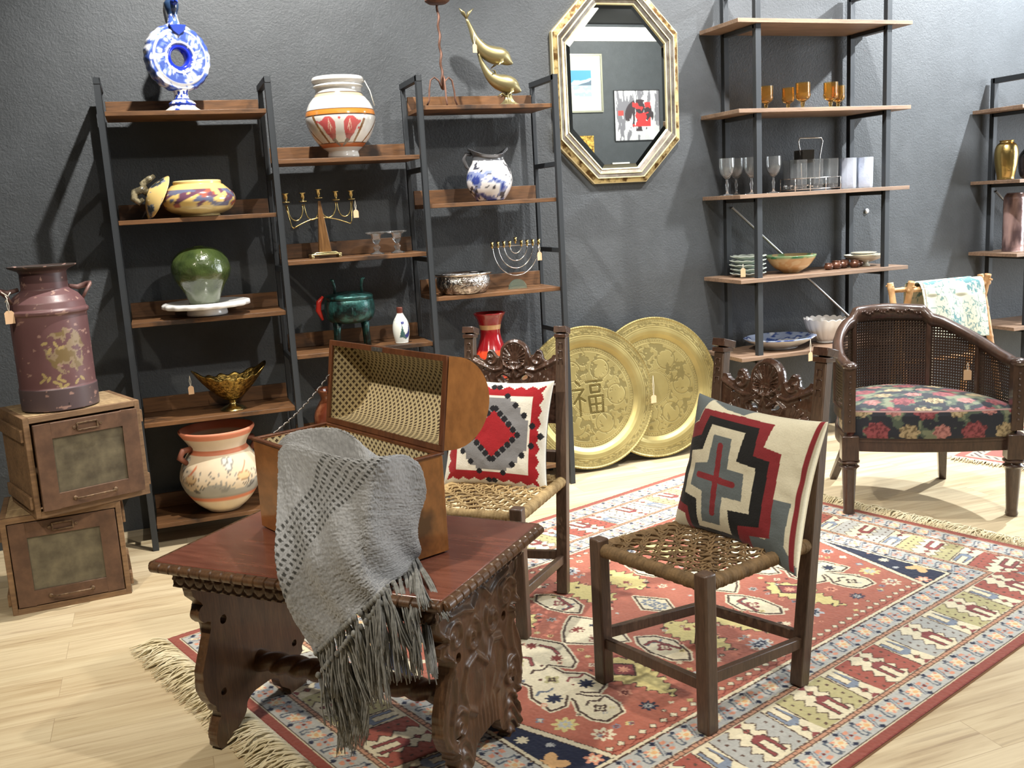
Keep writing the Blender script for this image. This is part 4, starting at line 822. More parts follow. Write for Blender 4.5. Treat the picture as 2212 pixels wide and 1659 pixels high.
# ================================================================ THINGS ON THE FAR RIGHT SHELF
o = lathe('gold_vase', [(0, .002), (.048, .002), (.052, .02), (.066, .10), (.070, .17), (.060, .215), (.044, .232), (.040, .240), (.046, .246), (.040, .246), (.03, .23), (0, .2)], mat('hammered_gold', lin(196, 168, 104), .28, 1, bmp=(30, .4, .004))); o.location = (5.195, 4.86, 1.49); tag(o, 'gold metal vase on the far right shelf', 'vase')
o = lathe('dark_vase', [(0, .002), (.04, .002), (.062, .03), (.072, .09), (.066, .15), (.04, .19), (.03, .2), (0, .195)], mat('dark_glass', lin(44, 40, 42), .06, coat=1)); o.location = (5.40, 4.86, 1.49); tag(o, 'round dark glass vase beside the gold one, cut by the photo edge', 'vase')
def tv(T, Z, R, S):
    c = np.zeros(T.shape+(3,)); f = fbm(T*2, Z*9, 96, 4)[..., None]; f = np.clip((f-.35)*3, 0, 1); c[:] = W_(lin(104, 84, 84))*(1-f)+W_(lin(190, 158, 152))*f; return c
o = lathe('cylinder_vase', [(0, .002), (.062, .002), (.066, .01), (.067, .10), (.067, .30), (.064, .345), (.055, .365), (.046, .368), (.05, .35), (.05, .1), (0, .05)], vcmat('pink_lustre', .22, (40, .4, .004), metal=.3, coat=.5), None, 60, 80, tv, deform=lambda X, Y, Z, T, S: (X*(1+.012*np.sin(Z*170)), Y*(1+.012*np.sin(Z*170)), Z)); o.location = (5.28, 4.86, 1.03); tag(o, 'tall cylindrical pinkish lustre vase on the far right shelf', 'vase')
bk = thing('white_book', 'small white closed book on the top far right board, cut by the photo edge', 'book', (5.47, 4.84, 1.94), .1)
MB().box(0, 0, .016, .17, .12, .026).build('pages', mat('paper', (.7, .68, .62), .9), bk); MB().box(0, 0, .0015, .18, .13, .003).box(0, 0, .0305, .18, .13, .003).box(-.09, 0, .016, .003, .13, .032).build('cover', mat('white_card', (.72, .70, .66), .6), bk)
o = lathe('oyster_dish', [(0, .002), (.03, .002), (.08, .02), (.11, .05), (.106, .052), (.07, .028), (0, .012)], mat('grey_shell', lin(150, 140, 130), .4, bmp=(20, .7, .01)), None, 60, 30, deform=lambda X, Y, Z, T, S: (X, Y*.8, Z*(1+.3*np.sin(T*5)))); o.location = (5.46, 4.85, 1.03); tag(o, 'shallow grey shell-like dish right of the tall pinkish vase', 'dish')
# wall anchor spots
o = MB().ball((0, 0, 0), .016, (1, .5, 1)).build('wall_hook', mat('white_plastic', (.75, .75, .75), .4), None, smooth='all'); o.location = (4.265, WY-.006, 1.345); tag(o, 'small white wall plug behind the right post of the open shelf', 'wall hook')
# ================================================================ CARVED LOW TABLE
oak = wood('dark_carved_oak', lin(62, 42, 28), lin(104, 74, 48), .38, (1, 1, .12), 22, .25, bs=.3)
mahog = wood('red_mahogany_top', lin(104, 58, 46), lin(136, 86, 70), .25, (.15, 1, 1), 9, .5, bs=.05)
TT = (.428, 2.606)
tab = thing('carved_table', 'low dark table with a red-brown top, notched edge and carved scroll end panels', 'table', (TT[0], TT[1], 0), math.radians(-45))
MB().box(0, 0, .586, .90, .57, .026).build('tabletop', mahog, tab, bevel=.004)
def edge_strip():
    hx, hy, z = .455, .290, .583; c = [(-hx, -hy), (hx, -hy), (hx, hy), (-hx, hy)]; b = MB()
    for i in range(4):
        p, q = Vector((*c[i], z)), Vector((*c[(i+1) % 4], z)); L = (q-p).length; n = int(L/.0032); pts = []; rs = []
        for k in range(n+1):
            pts.append(p+(q-p)*k/n); x = (k*L/n) % .036; rs.append(.0175 if x > .0045 else .0125)
        b.tube(pts, rs, 14, flat=.82)
    return b.build('notched_edge', oak, tab, smooth=True)
edge_strip()
def arcs(U, V): 
    x = (U/.034) % 1; row = np.floor(U/.034); d = np.abs(np.hypot((x-.5)*1.0, (V+.002)/.040)-.42); d2 = np.abs(np.hypot((x-.5), (V-.016)/.030)-.30); return -.0050*(d < .10)-.004*(d2 < .09)+.0015
for s in (-1, 1):
    o = relief('carved_apron', lambda U, V: (np.abs(U) < .415) & (np.abs(V) < .024), lambda U, V: arcs(U, V), -.42, .42, -.026, .026, .018, .0035, oak, tab, smooth_it=0); o.rotation_euler = (0, 0, 0 if s < 0 else PI); o.location = (0, s*.262, .543)
    o = relief('carved_apron', lambda U, V: (np.abs(U) < .255) & (np.abs(V) < .024), lambda U, V: arcs(U, V), -.26, .26, -.026, .026, .018, .0035, oak, tab, smooth_it=0); o.rotation_euler = (0, 0, s*PI/2); o.location = (s*.415, 0, .543)
prof = [(0, .198), (.018, .212), (.05, .213), (.085, .200), (.100, .186), (.112, .186), (.122, .203), (.136, .200), (.160, .224), (.205, .242), (.26, .236), (.32, .208), (.365, .188), (.392, .184), (.396, .212), (.418, .230), (.44, .222), (.447, .206), (.462, .216), (.485, .240), (.53, .246)]
pz = np.array([p[0] for p in prof]); pw = np.array([p[1] for p in prof])
def pmask(U, V):
    a = np.abs(U); m = (a < np.interp(V, pz, pw)) & (V > 0) & (V < .522)
    m &= ~((V < .105) & (a < .115*np.sqrt(np.clip(1-(V/.105)**2, 0, 1))+.012*np.sin(V*80)))
    for hx_, hz_, r in ((.135, .375, .014), (.165, .165, .012)): m &= ~(np.hypot(a-hx_, (V-hz_)) < r)
    return m
def spiral(cx, cy, r0, turns, a0, s=1, n=40):
    return [(cx+s*(r0*(1-k/n*.85))*math.cos(a0+turns*2*PI*k/n), cy+(r0*(1-k/n*.85))*math.sin(a0+turns*2*PI*k/n)) for k in range(n+1)]
def ridge(U, V, pts, w, h): d = segd(U, V, pts); return h*np.exp(-(d/w)**2)
def pheight(U, V):
    a = np.abs(U); H = np.zeros(U.shape)
    H += ridge(a, V, spiral(.150, .435, .060, 1.3, -1.2), .008, .010)
    H += ridge(a, V, spiral(.060, .400, .045, 1.2, 2.2), .008, .010)
    H += ridge(a, V, [(.02, .50), (.05, .47), (.10, .49), (.17, .50)], .009, .009)
    H += ridge(a, V, [(.20, .40), (.165, .33), (.17, .27), (.20, .22), (.205, .17), (.18, .13)], .011, .011)
    H += ridge(a, V, spiral(.155, .195, .045, 1.2, 1.2), .008, .010)
    H += ridge(a, V, [(.0, .30), (.05, .345), (.10, .33), (.13, .28), (.11, .22), (.07, .19)], .010, .010)
    H += .012*np.exp(-((a-.035)/.026)**2-((V-.26)/.05)**2)+.010*np.exp(-(a/.02)**2-((V-.34)/.05)**2)
    fl = np.clip((.20-V)/.03, 0, 1)*(a < .085)*np.clip((.085-a)/.02, 0, 1); H += fl*.004*np.abs(np.sin(U*150+V*8))
    sd = np.clip((a-.09)/.02, 0, 1)*np.clip((.15-V)/.02, 0, 1); H += sd*.0045*np.sin(V*150+8*np.sin(a*34))
    H += .003*(fbm(U*40+9, V*40, 3, 3)-.5)
    e = np.interp(V, pz, pw)-a; H += .006*np.exp(-((e-.012)/.006)**2)
    return H
for s in (-1, 1):
    o = relief('end_panel', pmask, pheight, -.25, .25, 0, .522, .032, .0030, oak, tab); o.rotation_euler = (0, 0, s*PI/2); o.location = (s*.400, 0, 0)
    o['label'] = 'pierced and carved end panel with scrolls and acanthus'
n, m = 300, 40; X, T = np.meshgrid(np.linspace(-.385, .385, n), np.linspace(0, 2*PI, m, endpoint=False), indexing='ij')
R = .026+.0085*np.abs(np.cos((T+X*46)*1.0)); Pp = np.stack([X, R*np.cos(T), .185+R*np.sin(T)], -1); gridmesh('twisted_stretcher', Pp, oak, tab, cv=True)
# ================================================================ DOMED TRUNK
tw = wood('honey_veneer', lin(124, 76, 36), lin(170, 112, 58), .22, (.35, 1, .6), 5, .6, (5.5, .56, .42), bs=.04); te = wood('trunk_edge_wood', lin(78, 44, 26), lin(118, 72, 44), .4)
def lining():
    m, nt, b = newmat('printed_lining'); uv = N(nt, 'ShaderNodeUVMap'); sp = N(nt, 'ShaderNodeSeparateXYZ'); nt.links.new(uv.outputs[0], sp.inputs[0])
    def M_(op, a, b_=None, c=None):
        n_ = N(nt, 'ShaderNodeMath', operation=op)
        for i, v in enumerate((a, b_, c)):
            if v is None: continue
            if isinstance(v, (int, float)): n_.inputs[i].default_value = v
            else: nt.links.new(v, n_.inputs[i])
        return n_.outputs[0]
    S = 1/.0225
    def cross(ox, oy):
        x = M_('ABSOLUTE', M_('SUBTRACT', M_('FRACT', M_('ADD', M_('MULTIPLY', sp.outputs[0], S), ox)), .5)); y = M_('ABSOLUTE', M_('SUBTRACT', M_('FRACT', M_('ADD', M_('MULTIPLY', sp.outputs[1], S), oy)), .5))
        a = M_('MAXIMUM', M_('MULTIPLY', x, 2.6), y); c = M_('MAXIMUM', M_('MULTIPLY', y, 2.6), x); return M_('LESS_THAN', M_('MINIMUM', a, c), .25)
    f = M_('MAXIMUM', cross(0, 0), cross(.5, .5)); nt.links.new(mix(nt, f, lin(206, 190, 150), lin(72, 54, 38)), b.inputs['Base Color']); setp(b, rough=.7); return m
lm = lining()
TZ = .604
trk = thing('domed_trunk', 'small open domed-lid trunk of honey-coloured wood standing on the carved table', 'trunk', (.435, 2.63, TZ), math.radians(-70))
hl, hw, hh, th = .300, .125, .265, .012
b = MB(); b.box(0, -hw+th/2, hh/2, 2*hl, th, hh).box(0, hw-th/2, hh/2, 2*hl, th, hh).box(-hl+th/2, 0, hh/2, th, 2*hw-2*th, hh).box(hl-th/2, 0, hh/2, th, 2*hw-2*th, hh).box(0, 0, th/2, 2*hl-2*th, 2*hw-2*th, th)
b.build('box', tw, trk, bevel=.002)
b = MB(); e = .016
b.box(0, -hw+.004, hh+.002, 2*hl+.006, e, .007).box(0, hw-.004, hh+.002, 2*hl+.006, e, .007).box(-hl+.004, 0, hh+.002, e, 2*hw-e, .007).box(hl-.004, 0, hh+.002, e, 2*hw-e, .007); b.build('rim', te, trk, bevel=.002)
def quad(name, p, ux, uy, mat_, parent):
    p, ux, uy = Vector(p), Vector(ux), Vector(uy); P = np.array([[p, p+uy], [p+ux, p+ux+uy]]); uvv = np.array([[(0, 0), (0, uy.length)], [(ux.length, 0), (ux.length, uy.length)]]); return P, uvv
def lining_mesh():
    vs = []; q = []; uv = []
    i = .0125
    for p, ux, uy in (((-hl+i, hw-i, .013), (2*hl-2*i, 0, 0), (0, 0, hh-.016)), ((hl-i, -hw+i, .013), (-2*hl+2*i, 0, 0), (0, 0, hh-.016)), ((-hl+i, -hw+i, .013), (0, 2*hw-2*i, 0), (0, 0, hh-.016)), ((hl-i, hw-i, .013), (0, -2*hw+2*i, 0), (0, 0, hh-.016)), ((-hl+i, -hw+i, .013), (2*hl-2*i, 0, 0), (0, 2*hw-2*i, 0))):
        P, U = quad('', p, ux, uy, None, None); o = len(vs); vs += [P[0, 0], P[1, 0], P[1, 1], P[0, 1]]; uv += [U[0, 0], U[1, 0], U[1, 1], U[0, 1]]; q.append([o, o+1, o+2, o+3])
    rawmesh('box_lining', np.array(vs), np.array(q), None, lm, trk, False, np.array(uv))
lining_mesh()
# lid, built closed then swung about the hinge line
piv = bpy.data.objects.new('domed_lid', None)
LA = math.radians(-98.5)
Ml = Matrix.Translation((0, hw, hh+.008)) @ Matrix.Rotation(LA, 4, 'X')
def lidprof(r, ins=0):
    D = .150-ins; st = .030; pts = [(-.001-ins, 0+0), (-.001-ins, st)]; 
    for k in range(1, 24): a = PI*k/24; pts.append((-.125+(.124-ins)*math.cos(a), st+(D-st)*math.sin(a)))
    pts += [(-.249+ins, st), (-.249+ins, 0)]; return pts
outer = lidprof(0); inner = lidprof(0, .011)
def lidshell():
    b = MB(); n = len(outer)
    vs = []; fs = []
    for x in (-hl, hl):
        vs += [Ml@Vector((x, y, z)) for y, z in outer]
    for x in (-hl+.011, hl-.011): vs += [Ml@Vector((x, y, z)) for y, z in inner]
    for k in range(n-1): fs.append((k, k+1, n+k+1, n+k)); fs.append((2*n+k+1, 2*n+k, 3*n+k, 3*n+k+1))
    fs.append(tuple(range(n))); fs.append(tuple(range(2*n-1, n-1, -1)))
    # end inner faces + rim faces
    fs.append(tuple(range(3*n-1, 2*n-1, -1))); fs.append(tuple(range(3*n, 4*n)))
    fs += [(0, n, 3*n, 2*n), (n-1, 2*n-1+0, 4*n-1, 3*n-1)][0:2]
    fs += [(0, 2*n, 3*n-1, n-1), (n, 2*n-1, 4*n-1, 3*n)]
    return b.add(vs, fs)
lid = lidshell().build('domed_lid', tw, trk, smooth=True)
# lid lining with pattern
n = len(inner); yz = np.array(lidprof(0, .0125)); yz = np.array([(y, z) for y, z in yz]); sl = np.concatenate([[0], np.cumsum(np.hypot(*np.diff(yz, axis=0).T))])
P = np.zeros((2, n, 3)); UVm = np.zeros((2, n, 2))
for i, x in enumerate((-hl+.0125, hl-.0125)):
    for k in range(n): v = Ml@Vector((x, yz[k][0], yz[k][1]+.001)); P[i, k] = v; UVm[i, k] = (x, sl[k])
o = gridmesh('lid_lining', P, lm, lid, uv=UVm)
for nm, x in (('lining_end', -hl+.0123), ('lining_end', hl-.0123)):
    vs = [Ml@Vector((x, y, z+.001)) for y, z in yz]; me = bpy.data.meshes.new(nm); me.from_pydata(vs, [], [tuple(range(n))]); l = me.uv_layers.new(name='UVMap')
    for li in range(n): l.data[li].uv = (yz[li][0], yz[li][1])
    me.materials.append(lm); link(bpy.data.objects.new(nm, me), lid)
b = MB(); bx = lambda x0, x1, y0, y1, z0, z1: b.box((x0+x1)/2, (y0+y1)/2, (z0+z1)/2, x1-x0, y1-y0, z1-z0, Ml)
bx(-hl-.003, hl+.003, -.014, .002, -.004, .004); bx(-hl-.003, hl+.003, -.252, -.236, -.004, .004); bx(-hl-.003, -hl+.014, -.236, -.014, -.004, .004); bx(hl-.014, hl+.003, -.236, -.014, -.004, .004); b.build('lid_rim', te, lid, bevel=.0015)
MB().box(-.03, -.243, -.005, .055, .012, .004, Ml).box(-.035, -.243, -.009, .012, .010, .006, Ml).box(-.018, -.243, -.009, .008, .010, .006, Ml).build('lock_plate', mat('old_pewter', (.35, .33, .30), .4, .9), lid)
cp_ = [Ml@Vector((-hl+.006, -.15, .0)), Vector((-hl+.006, -.06, hh+.006))]; pts = []
for k in range(61):
    p = cp_[0].lerp(cp_[1], k/60); a = k*1.25; pts.append(p+Vector((.0028*math.cos(a), .0028*math.sin(a), -.012*math.sin(PI*k/60))))
MB().tube(pts, .0024, 6).build('stay_chain', mat('dark_silver_chain', (.30, .28, .27), .3, 1), trk, smooth='all')
# ================================================================ GREY THROW
CT = [
[(0.278,2.821,0.838),(0.299,2.763,0.878),(0.334,2.671,0.913),(0.372,2.568,0.939),(0.407,2.473,0.952),(0.434,2.395,0.937),(0.454,2.377,0.908),(0.482,2.395,0.880),(0.530,2.419,0.869)],
[(0.261,2.655,0.870),(0.278,2.609,0.893),(0.306,2.532,0.905),(0.341,2.435,0.910),(0.380,2.327,0.914),(0.419,2.236,0.924),(0.471,2.229,0.927),(0.535,2.298,0.905),(0.577,2.331,0.868)],
[(0.241,2.550,0.805),(0.280,2.471,0.817),(0.316,2.396,0.828),(0.352,2.326,0.839),(0.386,2.259,0.849),(0.421,2.211,0.854),(0.469,2.229,0.839),(0.530,2.298,0.809),(0.587,2.335,0.788)],
[(0.222,2.430,0.729),(0.262,2.377,0.742),(0.300,2.326,0.756),(0.337,2.277,0.768),(0.373,2.230,0.780),(0.411,2.202,0.787),(0.461,2.229,0.775),(0.521,2.296,0.750),(0.576,2.330,0.736)],
[(0.217,2.363,0.641),(0.256,2.324,0.659),(0.294,2.286,0.677),(0.331,2.249,0.694),(0.368,2.212,0.712),(0.407,2.195,0.722),(0.456,2.229,0.714),(0.514,2.294,0.695),(0.568,2.327,0.688)],
[(0.236,2.344,0.528),(0.272,2.308,0.557),(0.308,2.272,0.585),(0.343,2.237,0.613),(0.377,2.203,0.640),(0.414,2.190,0.659),(0.461,2.228,0.658),(0.517,2.295,0.648),(0.568,2.327,0.651)],
[(0.273,2.307,0.436),(0.305,2.275,0.475),(0.336,2.244,0.513),(0.366,2.214,0.550),(0.395,2.185,0.586),(0.429,2.180,0.612),(0.474,2.227,0.617),(0.525,2.297,0.615),(0.570,2.328,0.628)]]
def throw():
    A0 = np.array(CT)
    A0[4:, :, 0] -= .013; A0[4:, :, 1] -= .013; A0[3, :, :2] -= .006
    # start inside the trunk, and dip between the rear fold and the front fold
    r0 = A0[0]*1.0; r0[:, 2] = .66; r0 = r0*.5+.5*np.array([.43, 2.62, .70]); r0[:, 2] = .70
    dip = (A0[0]*.45+A0[1]*.55); dip[:, 2] = np.minimum(A0[0][:, 2], A0[1][:, 2])-np.array([.0, .0, .012, .035, .055, .05, .035, .02, .0]); A = np.concatenate([r0[None], A0[:1], dip[None], A0[1:]])
    nr, nc = 300, 260
    c1 = np.stack([crom(A[i], nc) for i in range(A.shape[0])]); G = np.stack([crom(c1[:, j], nr) for j in range(nc)], 1)
    s = np.linspace(0, 1, nc)[None, :]*np.ones((nr, 1)); t = (np.linspace(0, 1, nr)*(A.shape[0]-1)-3)[:, None]*np.ones((1, nc))   # t: 0 at front fold, 5 at the hem
    du = np.gradient(G, axis=1); dv = np.gradient(G, axis=0); nrm = np.cross(du, dv); nrm /= np.linalg.norm(nrm, axis=-1, keepdims=True)+1e-9
    if nrm[nr//2, nc//2] @ np.array([-.3, -.9, 0]) < 0: nrm = -nrm
    fold = .007*np.sin(s*13+t*.9+1.2*np.sin(t))*np.clip(t/2, .15, 1)+.006*np.sin(s*27-t*1.7)*np.clip(t/3, 0, 1)+.006*(fbm(s*5, t*1.2+8, 6, 3)-.5)
    wv = (fbm(s*140, t*26, 3, 2)-.5)*.0035*1.0+(fbm(s*26+t*3, t*20, 13, 2)-.5)*.003
    G = G+nrm*(fold+wv)[..., None]
    g1 = W_(lin(128, 129, 130)); g2 = W_(lin(158, 159, 160)); f = fbm(s*90, t*16, 30, 3)[..., None]; f2 = fbm(s*260, t*8, 37, 2)[..., None]
    col = g1*(1-f)+g2*f; col = col*(.84+.32*f2)
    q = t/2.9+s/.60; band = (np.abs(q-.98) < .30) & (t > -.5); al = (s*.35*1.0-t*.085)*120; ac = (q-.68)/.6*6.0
    hx = np.abs((al/1.9+ .3*vn(s*30, t*8, 3)) % 1-.5); hy = np.abs(ac % 1-.5); hole_shade = band & (hx < .24) & (hy < .27); col[hole_shade] = W_(lin(60, 60, 58)); ln = band & (np.abs(hy-.5) < .06); col[ln] *= .8  # openwork not cut: dark shade between threads painted into the colour
    t_ = thing('throw_blanket', 'loosely woven grey throw with openwork band and long fringe draped over the trunk edge', 'blanket', (0, 0, 0))
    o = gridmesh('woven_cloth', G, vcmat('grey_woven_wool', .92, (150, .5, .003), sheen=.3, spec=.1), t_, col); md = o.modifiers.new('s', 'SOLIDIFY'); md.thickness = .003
    rnd = random.Random(2); fm = mat('grey_fringe_yarn', lin(132, 132, 128), .95, var=(60, lin(92, 92, 88)), sheen=.3); hem = G[-1]
    def lay(name, n, f0, E0, E1, Ls, seed):
        rnd = random.Random(seed); b = MB()
        for i in range(n):
            s_ = (i+.5)/n; h = Vector(hem[int(s_*(nc-1))])+f0(s_); e = Vector(E0).lerp(Vector(E1), s_)
            e += Vector((rnd.gauss(0, .013), rnd.gauss(0, .013), rnd.gauss(0, .024)))
            for k in range(11):
                dx = rnd.gauss(0, .008); dy = rnd.gauss(0, .008); w = rnd.uniform(0, 6); pts = []
                for j in range(9):
                    f_ = j/8; p = h.lerp(e, f_); sp = f_*1.0; bow = math.sin(f_*PI)*.012*(s_ > .4)
                    p = p+Vector((dx*sp+.0028*math.sin(w+f_*7)-.3*bow, dy*sp+.0028*math.cos(w+f_*6)-.9*bow, .004*math.sin(w*2+f_*5)*f_+bow+(rnd.uniform(-.008, .008) if j == 8 else 0))); pts.append(p)
                b.tube(pts, [.0024, .0024, .0023, .0022, .0022, .0021, .0020, .0018, .0012], 4)
            b.ball(h+Vector((-.002, -.004, -.004)), .0065, (1, 1, 1.3), 8, 6)
        o = b.build(name, fm, t_, smooth='all'); o['kind'] = 'stuff'; return o
    lay('fringe', 30, lambda s_: Vector((0, 0, 0)), (.283, 2.300, .315), (.528, 2.060, .575), 0, 2)
    lay('under_fringe', 26, lambda s_: Vector((.0, .0, -.06*(1-s_))) , (.300, 2.282, .235), (.505, 2.072, .470), 0, 5)
    lay('tail_fringe', 12, lambda s_: Vector((.03+.01*s_, .0-.03*s_, -.14-.05*s_)), (.308, 2.270, .165), (.372, 2.212, .215), 0, 8) if False else None
    b = MB(); rnd = random.Random(12)
    for i in range(110):
        f_ = rnd.random(); g_ = rnd.random(); p = Vector((.330+.05*f_, 2.275-.05*f_, .36+.05*g_)); e = Vector((.296+.07*f_, 2.290-.075*f_, .165+.06*f_+rnd.gauss(0, .012))); w = rnd.random()*6
        b.tube([p.lerp(e, k/6)+Vector((.003*math.sin(w+k), .003*math.cos(w+k*1.2), 0)) for k in range(7)], [.0023, .0022, .0021, .002, .0019, .0017, .001], 4)
    o = b.build('fringe_tail', fm, t_, smooth='all'); o['kind'] = 'stuff'
throw()
# ================================================================ CARVED ROPE-SEAT CHAIRS
cw = wood('dark_chair_wood', lin(66, 50, 40), lin(100, 78, 62), .42, (1, 1, .12), 26, .15, bs=.3); cwc = wood('carved_chair_back', lin(60, 42, 34), lin(94, 68, 54), .26, (1, 1, .3), 22, .4, bs=.15)
rope = mat('seat_cord', lin(132, 106, 72), .85, var=(30, lin(96, 76, 50)), bmp=(220, .6, .002)); rope2 = mat('pale_seat_cord', lin(186, 160, 112), .85, var=(30, lin(140, 116, 76)), bmp=(220, .6, .002))
def back_mask(U, V):
    a = np.abs(U); top = np.interp(a, [0, .03, .052, .060, .066, .080, .092, .100, .112, .118, .132, .150, .158, .175], [.985, .978, .955, .925, .918, .928, .945, .950, .938, .912, .905, .915, .928, .925])
    m = (V < top) & (V > .665) & (a < .176); m |= np.hypot(U, V-.928) < .060
    for hx, hz, rx, rz, ang in ((.040, .838, .018, .008, .5), (.022, .775, .008, .010, 0), (.088, .800, .007, .011, -.4), (.125, .872, .006, .004, 0)):
        x = a-hx; y = V-hz; xr = x*math.cos(ang)+y*math.sin(ang); yr = -x*math.sin(ang)+y*math.cos(ang); m &= ~((xr/rx)**2+(yr/rz)**2 < 1)
    return m
def back_h(U, V):
    a = np.abs(U); H = np.zeros(U.shape); r = np.hypot(U, V-.915); an = np.arctan2(V-.905, U)
    sh = (np.hypot(U, V-.925) < .046) & (V > .895); H += sh*(.005+.004*np.cos(an*22)*np.clip(r/.03, 0, 1)); H += .010*np.exp(-((np.hypot(U, V-.925)-.052)/.006)**2)
    H += ridge(a, V, spiral(.098, .912, .034, 1.1, 1.0), .006, .010)+ridge(a, V, spiral(.034, .880, .022, 1.2, 2.6), .0055, .009)
    H += ridge(a, V, [(.17, .905), (.145, .893), (.115, .880), (.085, .868), (.055, .872)], .007, .009)
    for k in range(5): H += ridge(a, V, [(.075, .740), (.095+.012*k, .800+.004*k), (.105+.016*k, .850-.010*k)], .004, .007)
    H += ridge(a, V, [(.0, .865), (.012, .84), (.045, .858), (.072, .840), (.060, .815), (.030, .812)], .0055, .009)
    H += ridge(a, V, [(.0, .80), (.020, .79), (.048, .795), (.055, .765), (.040, .73)], .0055, .008)
    for k in range(4): H += ridge(a, V, [(.004+.006*k, .70), (.006+.010*k, .735), (.004+.012*k, .765)], .003, .006)
    H += .006*np.exp(-(a/.010)**2)*((V > .70) & (V < .90)); H += .002*(fbm(U*60+5, V*60, 8, 3)-.5)*2
    return H
def post_carve(b, xc, y_of, w):
    """little stacked staple shapes carved on the face of a rear post"""
    for k in range(3):
        z = .885+k*.030
        for dx in (-.008, .008): b.bar((xc+dx, y_of(z)-w/2-.001, z), (xc+dx, y_of(z+.02)-w/2-.001, z+.020), .0035, .004)
        b.bar((xc-.009, y_of(z+.02)-w/2-.001, z+.021), (xc+.009, y_of(z+.02)-w/2-.001, z+.021), .004, .004)
def chair(name, label, loc, rz, cord):
    t = thing(name, label, 'chair', loc, math.radians(rz), 'carved rope-seat chairs'); W = .209; L = .045
    for x in (-W, W):
        b = MB(); b.box(x, -.208, .237, L, L, .474); b.build('front_leg', cw, t, bevel=.006)
    xl, xr = -.155, .225; yo = lambda z: .2+.13*z/1.02
    for x in (xl, xr):
        b = MB(); b.bar((x, yo(0), 0), (x, yo(.5), .5), .042, .042).bar((x, yo(.5), .5), (x, yo(1.0), 1.0), .042, .042, (0, 1, 0), .040, .034)
        o = b.build('rear_leg', cw, t, bevel=.003)
        b = MB(); post_carve(b, x, yo, .036); b.bar((x, yo(.99), .985), (x, yo(1.0), 1.0), .046, .050).bar((x, yo(1.0)+.004, 1.0), (x, yo(1.02)+.008, 1.024), .050, .060); b.build('carved_finial', cwc, o, bevel=.003)
    o = relief('carved_back', back_mask, back_h, -.18, .18, .66, .99, .020, .0026, cwc, t, back=True); 
    # tilt with the posts
    o.location = ((xl+xr)/2, yo(.0)-.012, 0); o.rotation_euler = (-math.atan2(.13, 1.02), 0, 0)
    MB().bar((xl, yo(.53), .53), (xr, yo(.53), .53), .030, .045).build('lower_back_rail', cw, t, bevel=.003)
    # cord wrapped rails
    zr = .437
    def rail(p, q):
        p, q = Vector(p), Vector(q); L = (q-p).length; n = int(L/.004); rs = []; pts = []
        for k in range(n+1): pts.append(p.lerp(q, k/n)); rs.append(.0205+.0016*math.sin(k*2.1)+.001*math.sin(k*.7))
        MB().tube(pts, rs, 14).build('corded_rail', cord, t, smooth='all')
    rail((-W+.022, -.206, zr), (W-.022, -.206, zr)); rail((xl+.018, yo(.44), zr), (xr-.018, yo(.44), zr)); rail((-W, -.186, zr), (xl, yo(.44)-.02, zr)); rail((W, -.186, zr), (xr, yo(.44)-.02, zr))
    b = MB(); n = 12; y0, y1 = -.206, yo(.44)
    def ex(y): f = (y-y0)/(y1-y0); return -W*(1-f)+xl*f, W*(1-f)+xr*f
    for i in range(n):
        f = (i+.5)/n
        for d in (-.0042, .0042):
            pts = []
            for k in range(49):
                y = y0+(y1-y0)*k/48; a, c = ex(y); x = a+(c-a)*(.05+.9*f)+d*(1+.9*math.cos(k*PI/2.0)); z = zr+.016+.0045*math.sin(k*PI/4+i*PI); pts.append((x, y, z))
            b.tube(pts, .0030, 6)
        y = y0+(y1-y0)*(.06+.88*f); a, c = ex(y)
        for d in (-.0045, .0045):
            pts = []
            for k in range(49):
                g = k/48; x = a+(c-a)*g; yy = y+d*(1+.8*math.sin(k*PI/2.0))+.006*math.sin(k*PI/4+i*1.5); z = zr+.016-.0045*math.sin(k*PI/4+i*PI); pts.append((x, yy, z))
            b.tube(pts, .0030, 6)
    b.build('woven_seat', cord, t, smooth='all')
    for p, q, z0, z1 in (((-W, -.208), (W, -.208), .135, .140), ((-W, -.208), (xl, yo(.15)), .160, .135), ((W, -.208), (xr, yo(.15)), .160, .135), ((xl, yo(.13)), (xr, yo(.13)), .130, .150)):
        p3, q3 = Vector((*p, z0)), Vector((*q, z1)); d = (q3-p3).normalized()*.016; MB().bar(p3+d, q3-d, .022, .034).build('stretcher', cw, t, bevel=.003)
    return t
chair('carved_chair', 'dark carved chair with a brown cord seat in the middle of the rug', (1.449, 2.456, .0098), -71.6, rope)
chair('carved_chair', 'dark carved chair with a pale cord seat behind the open trunk', (1.049, 3.293, .0098), -40.8, rope2)
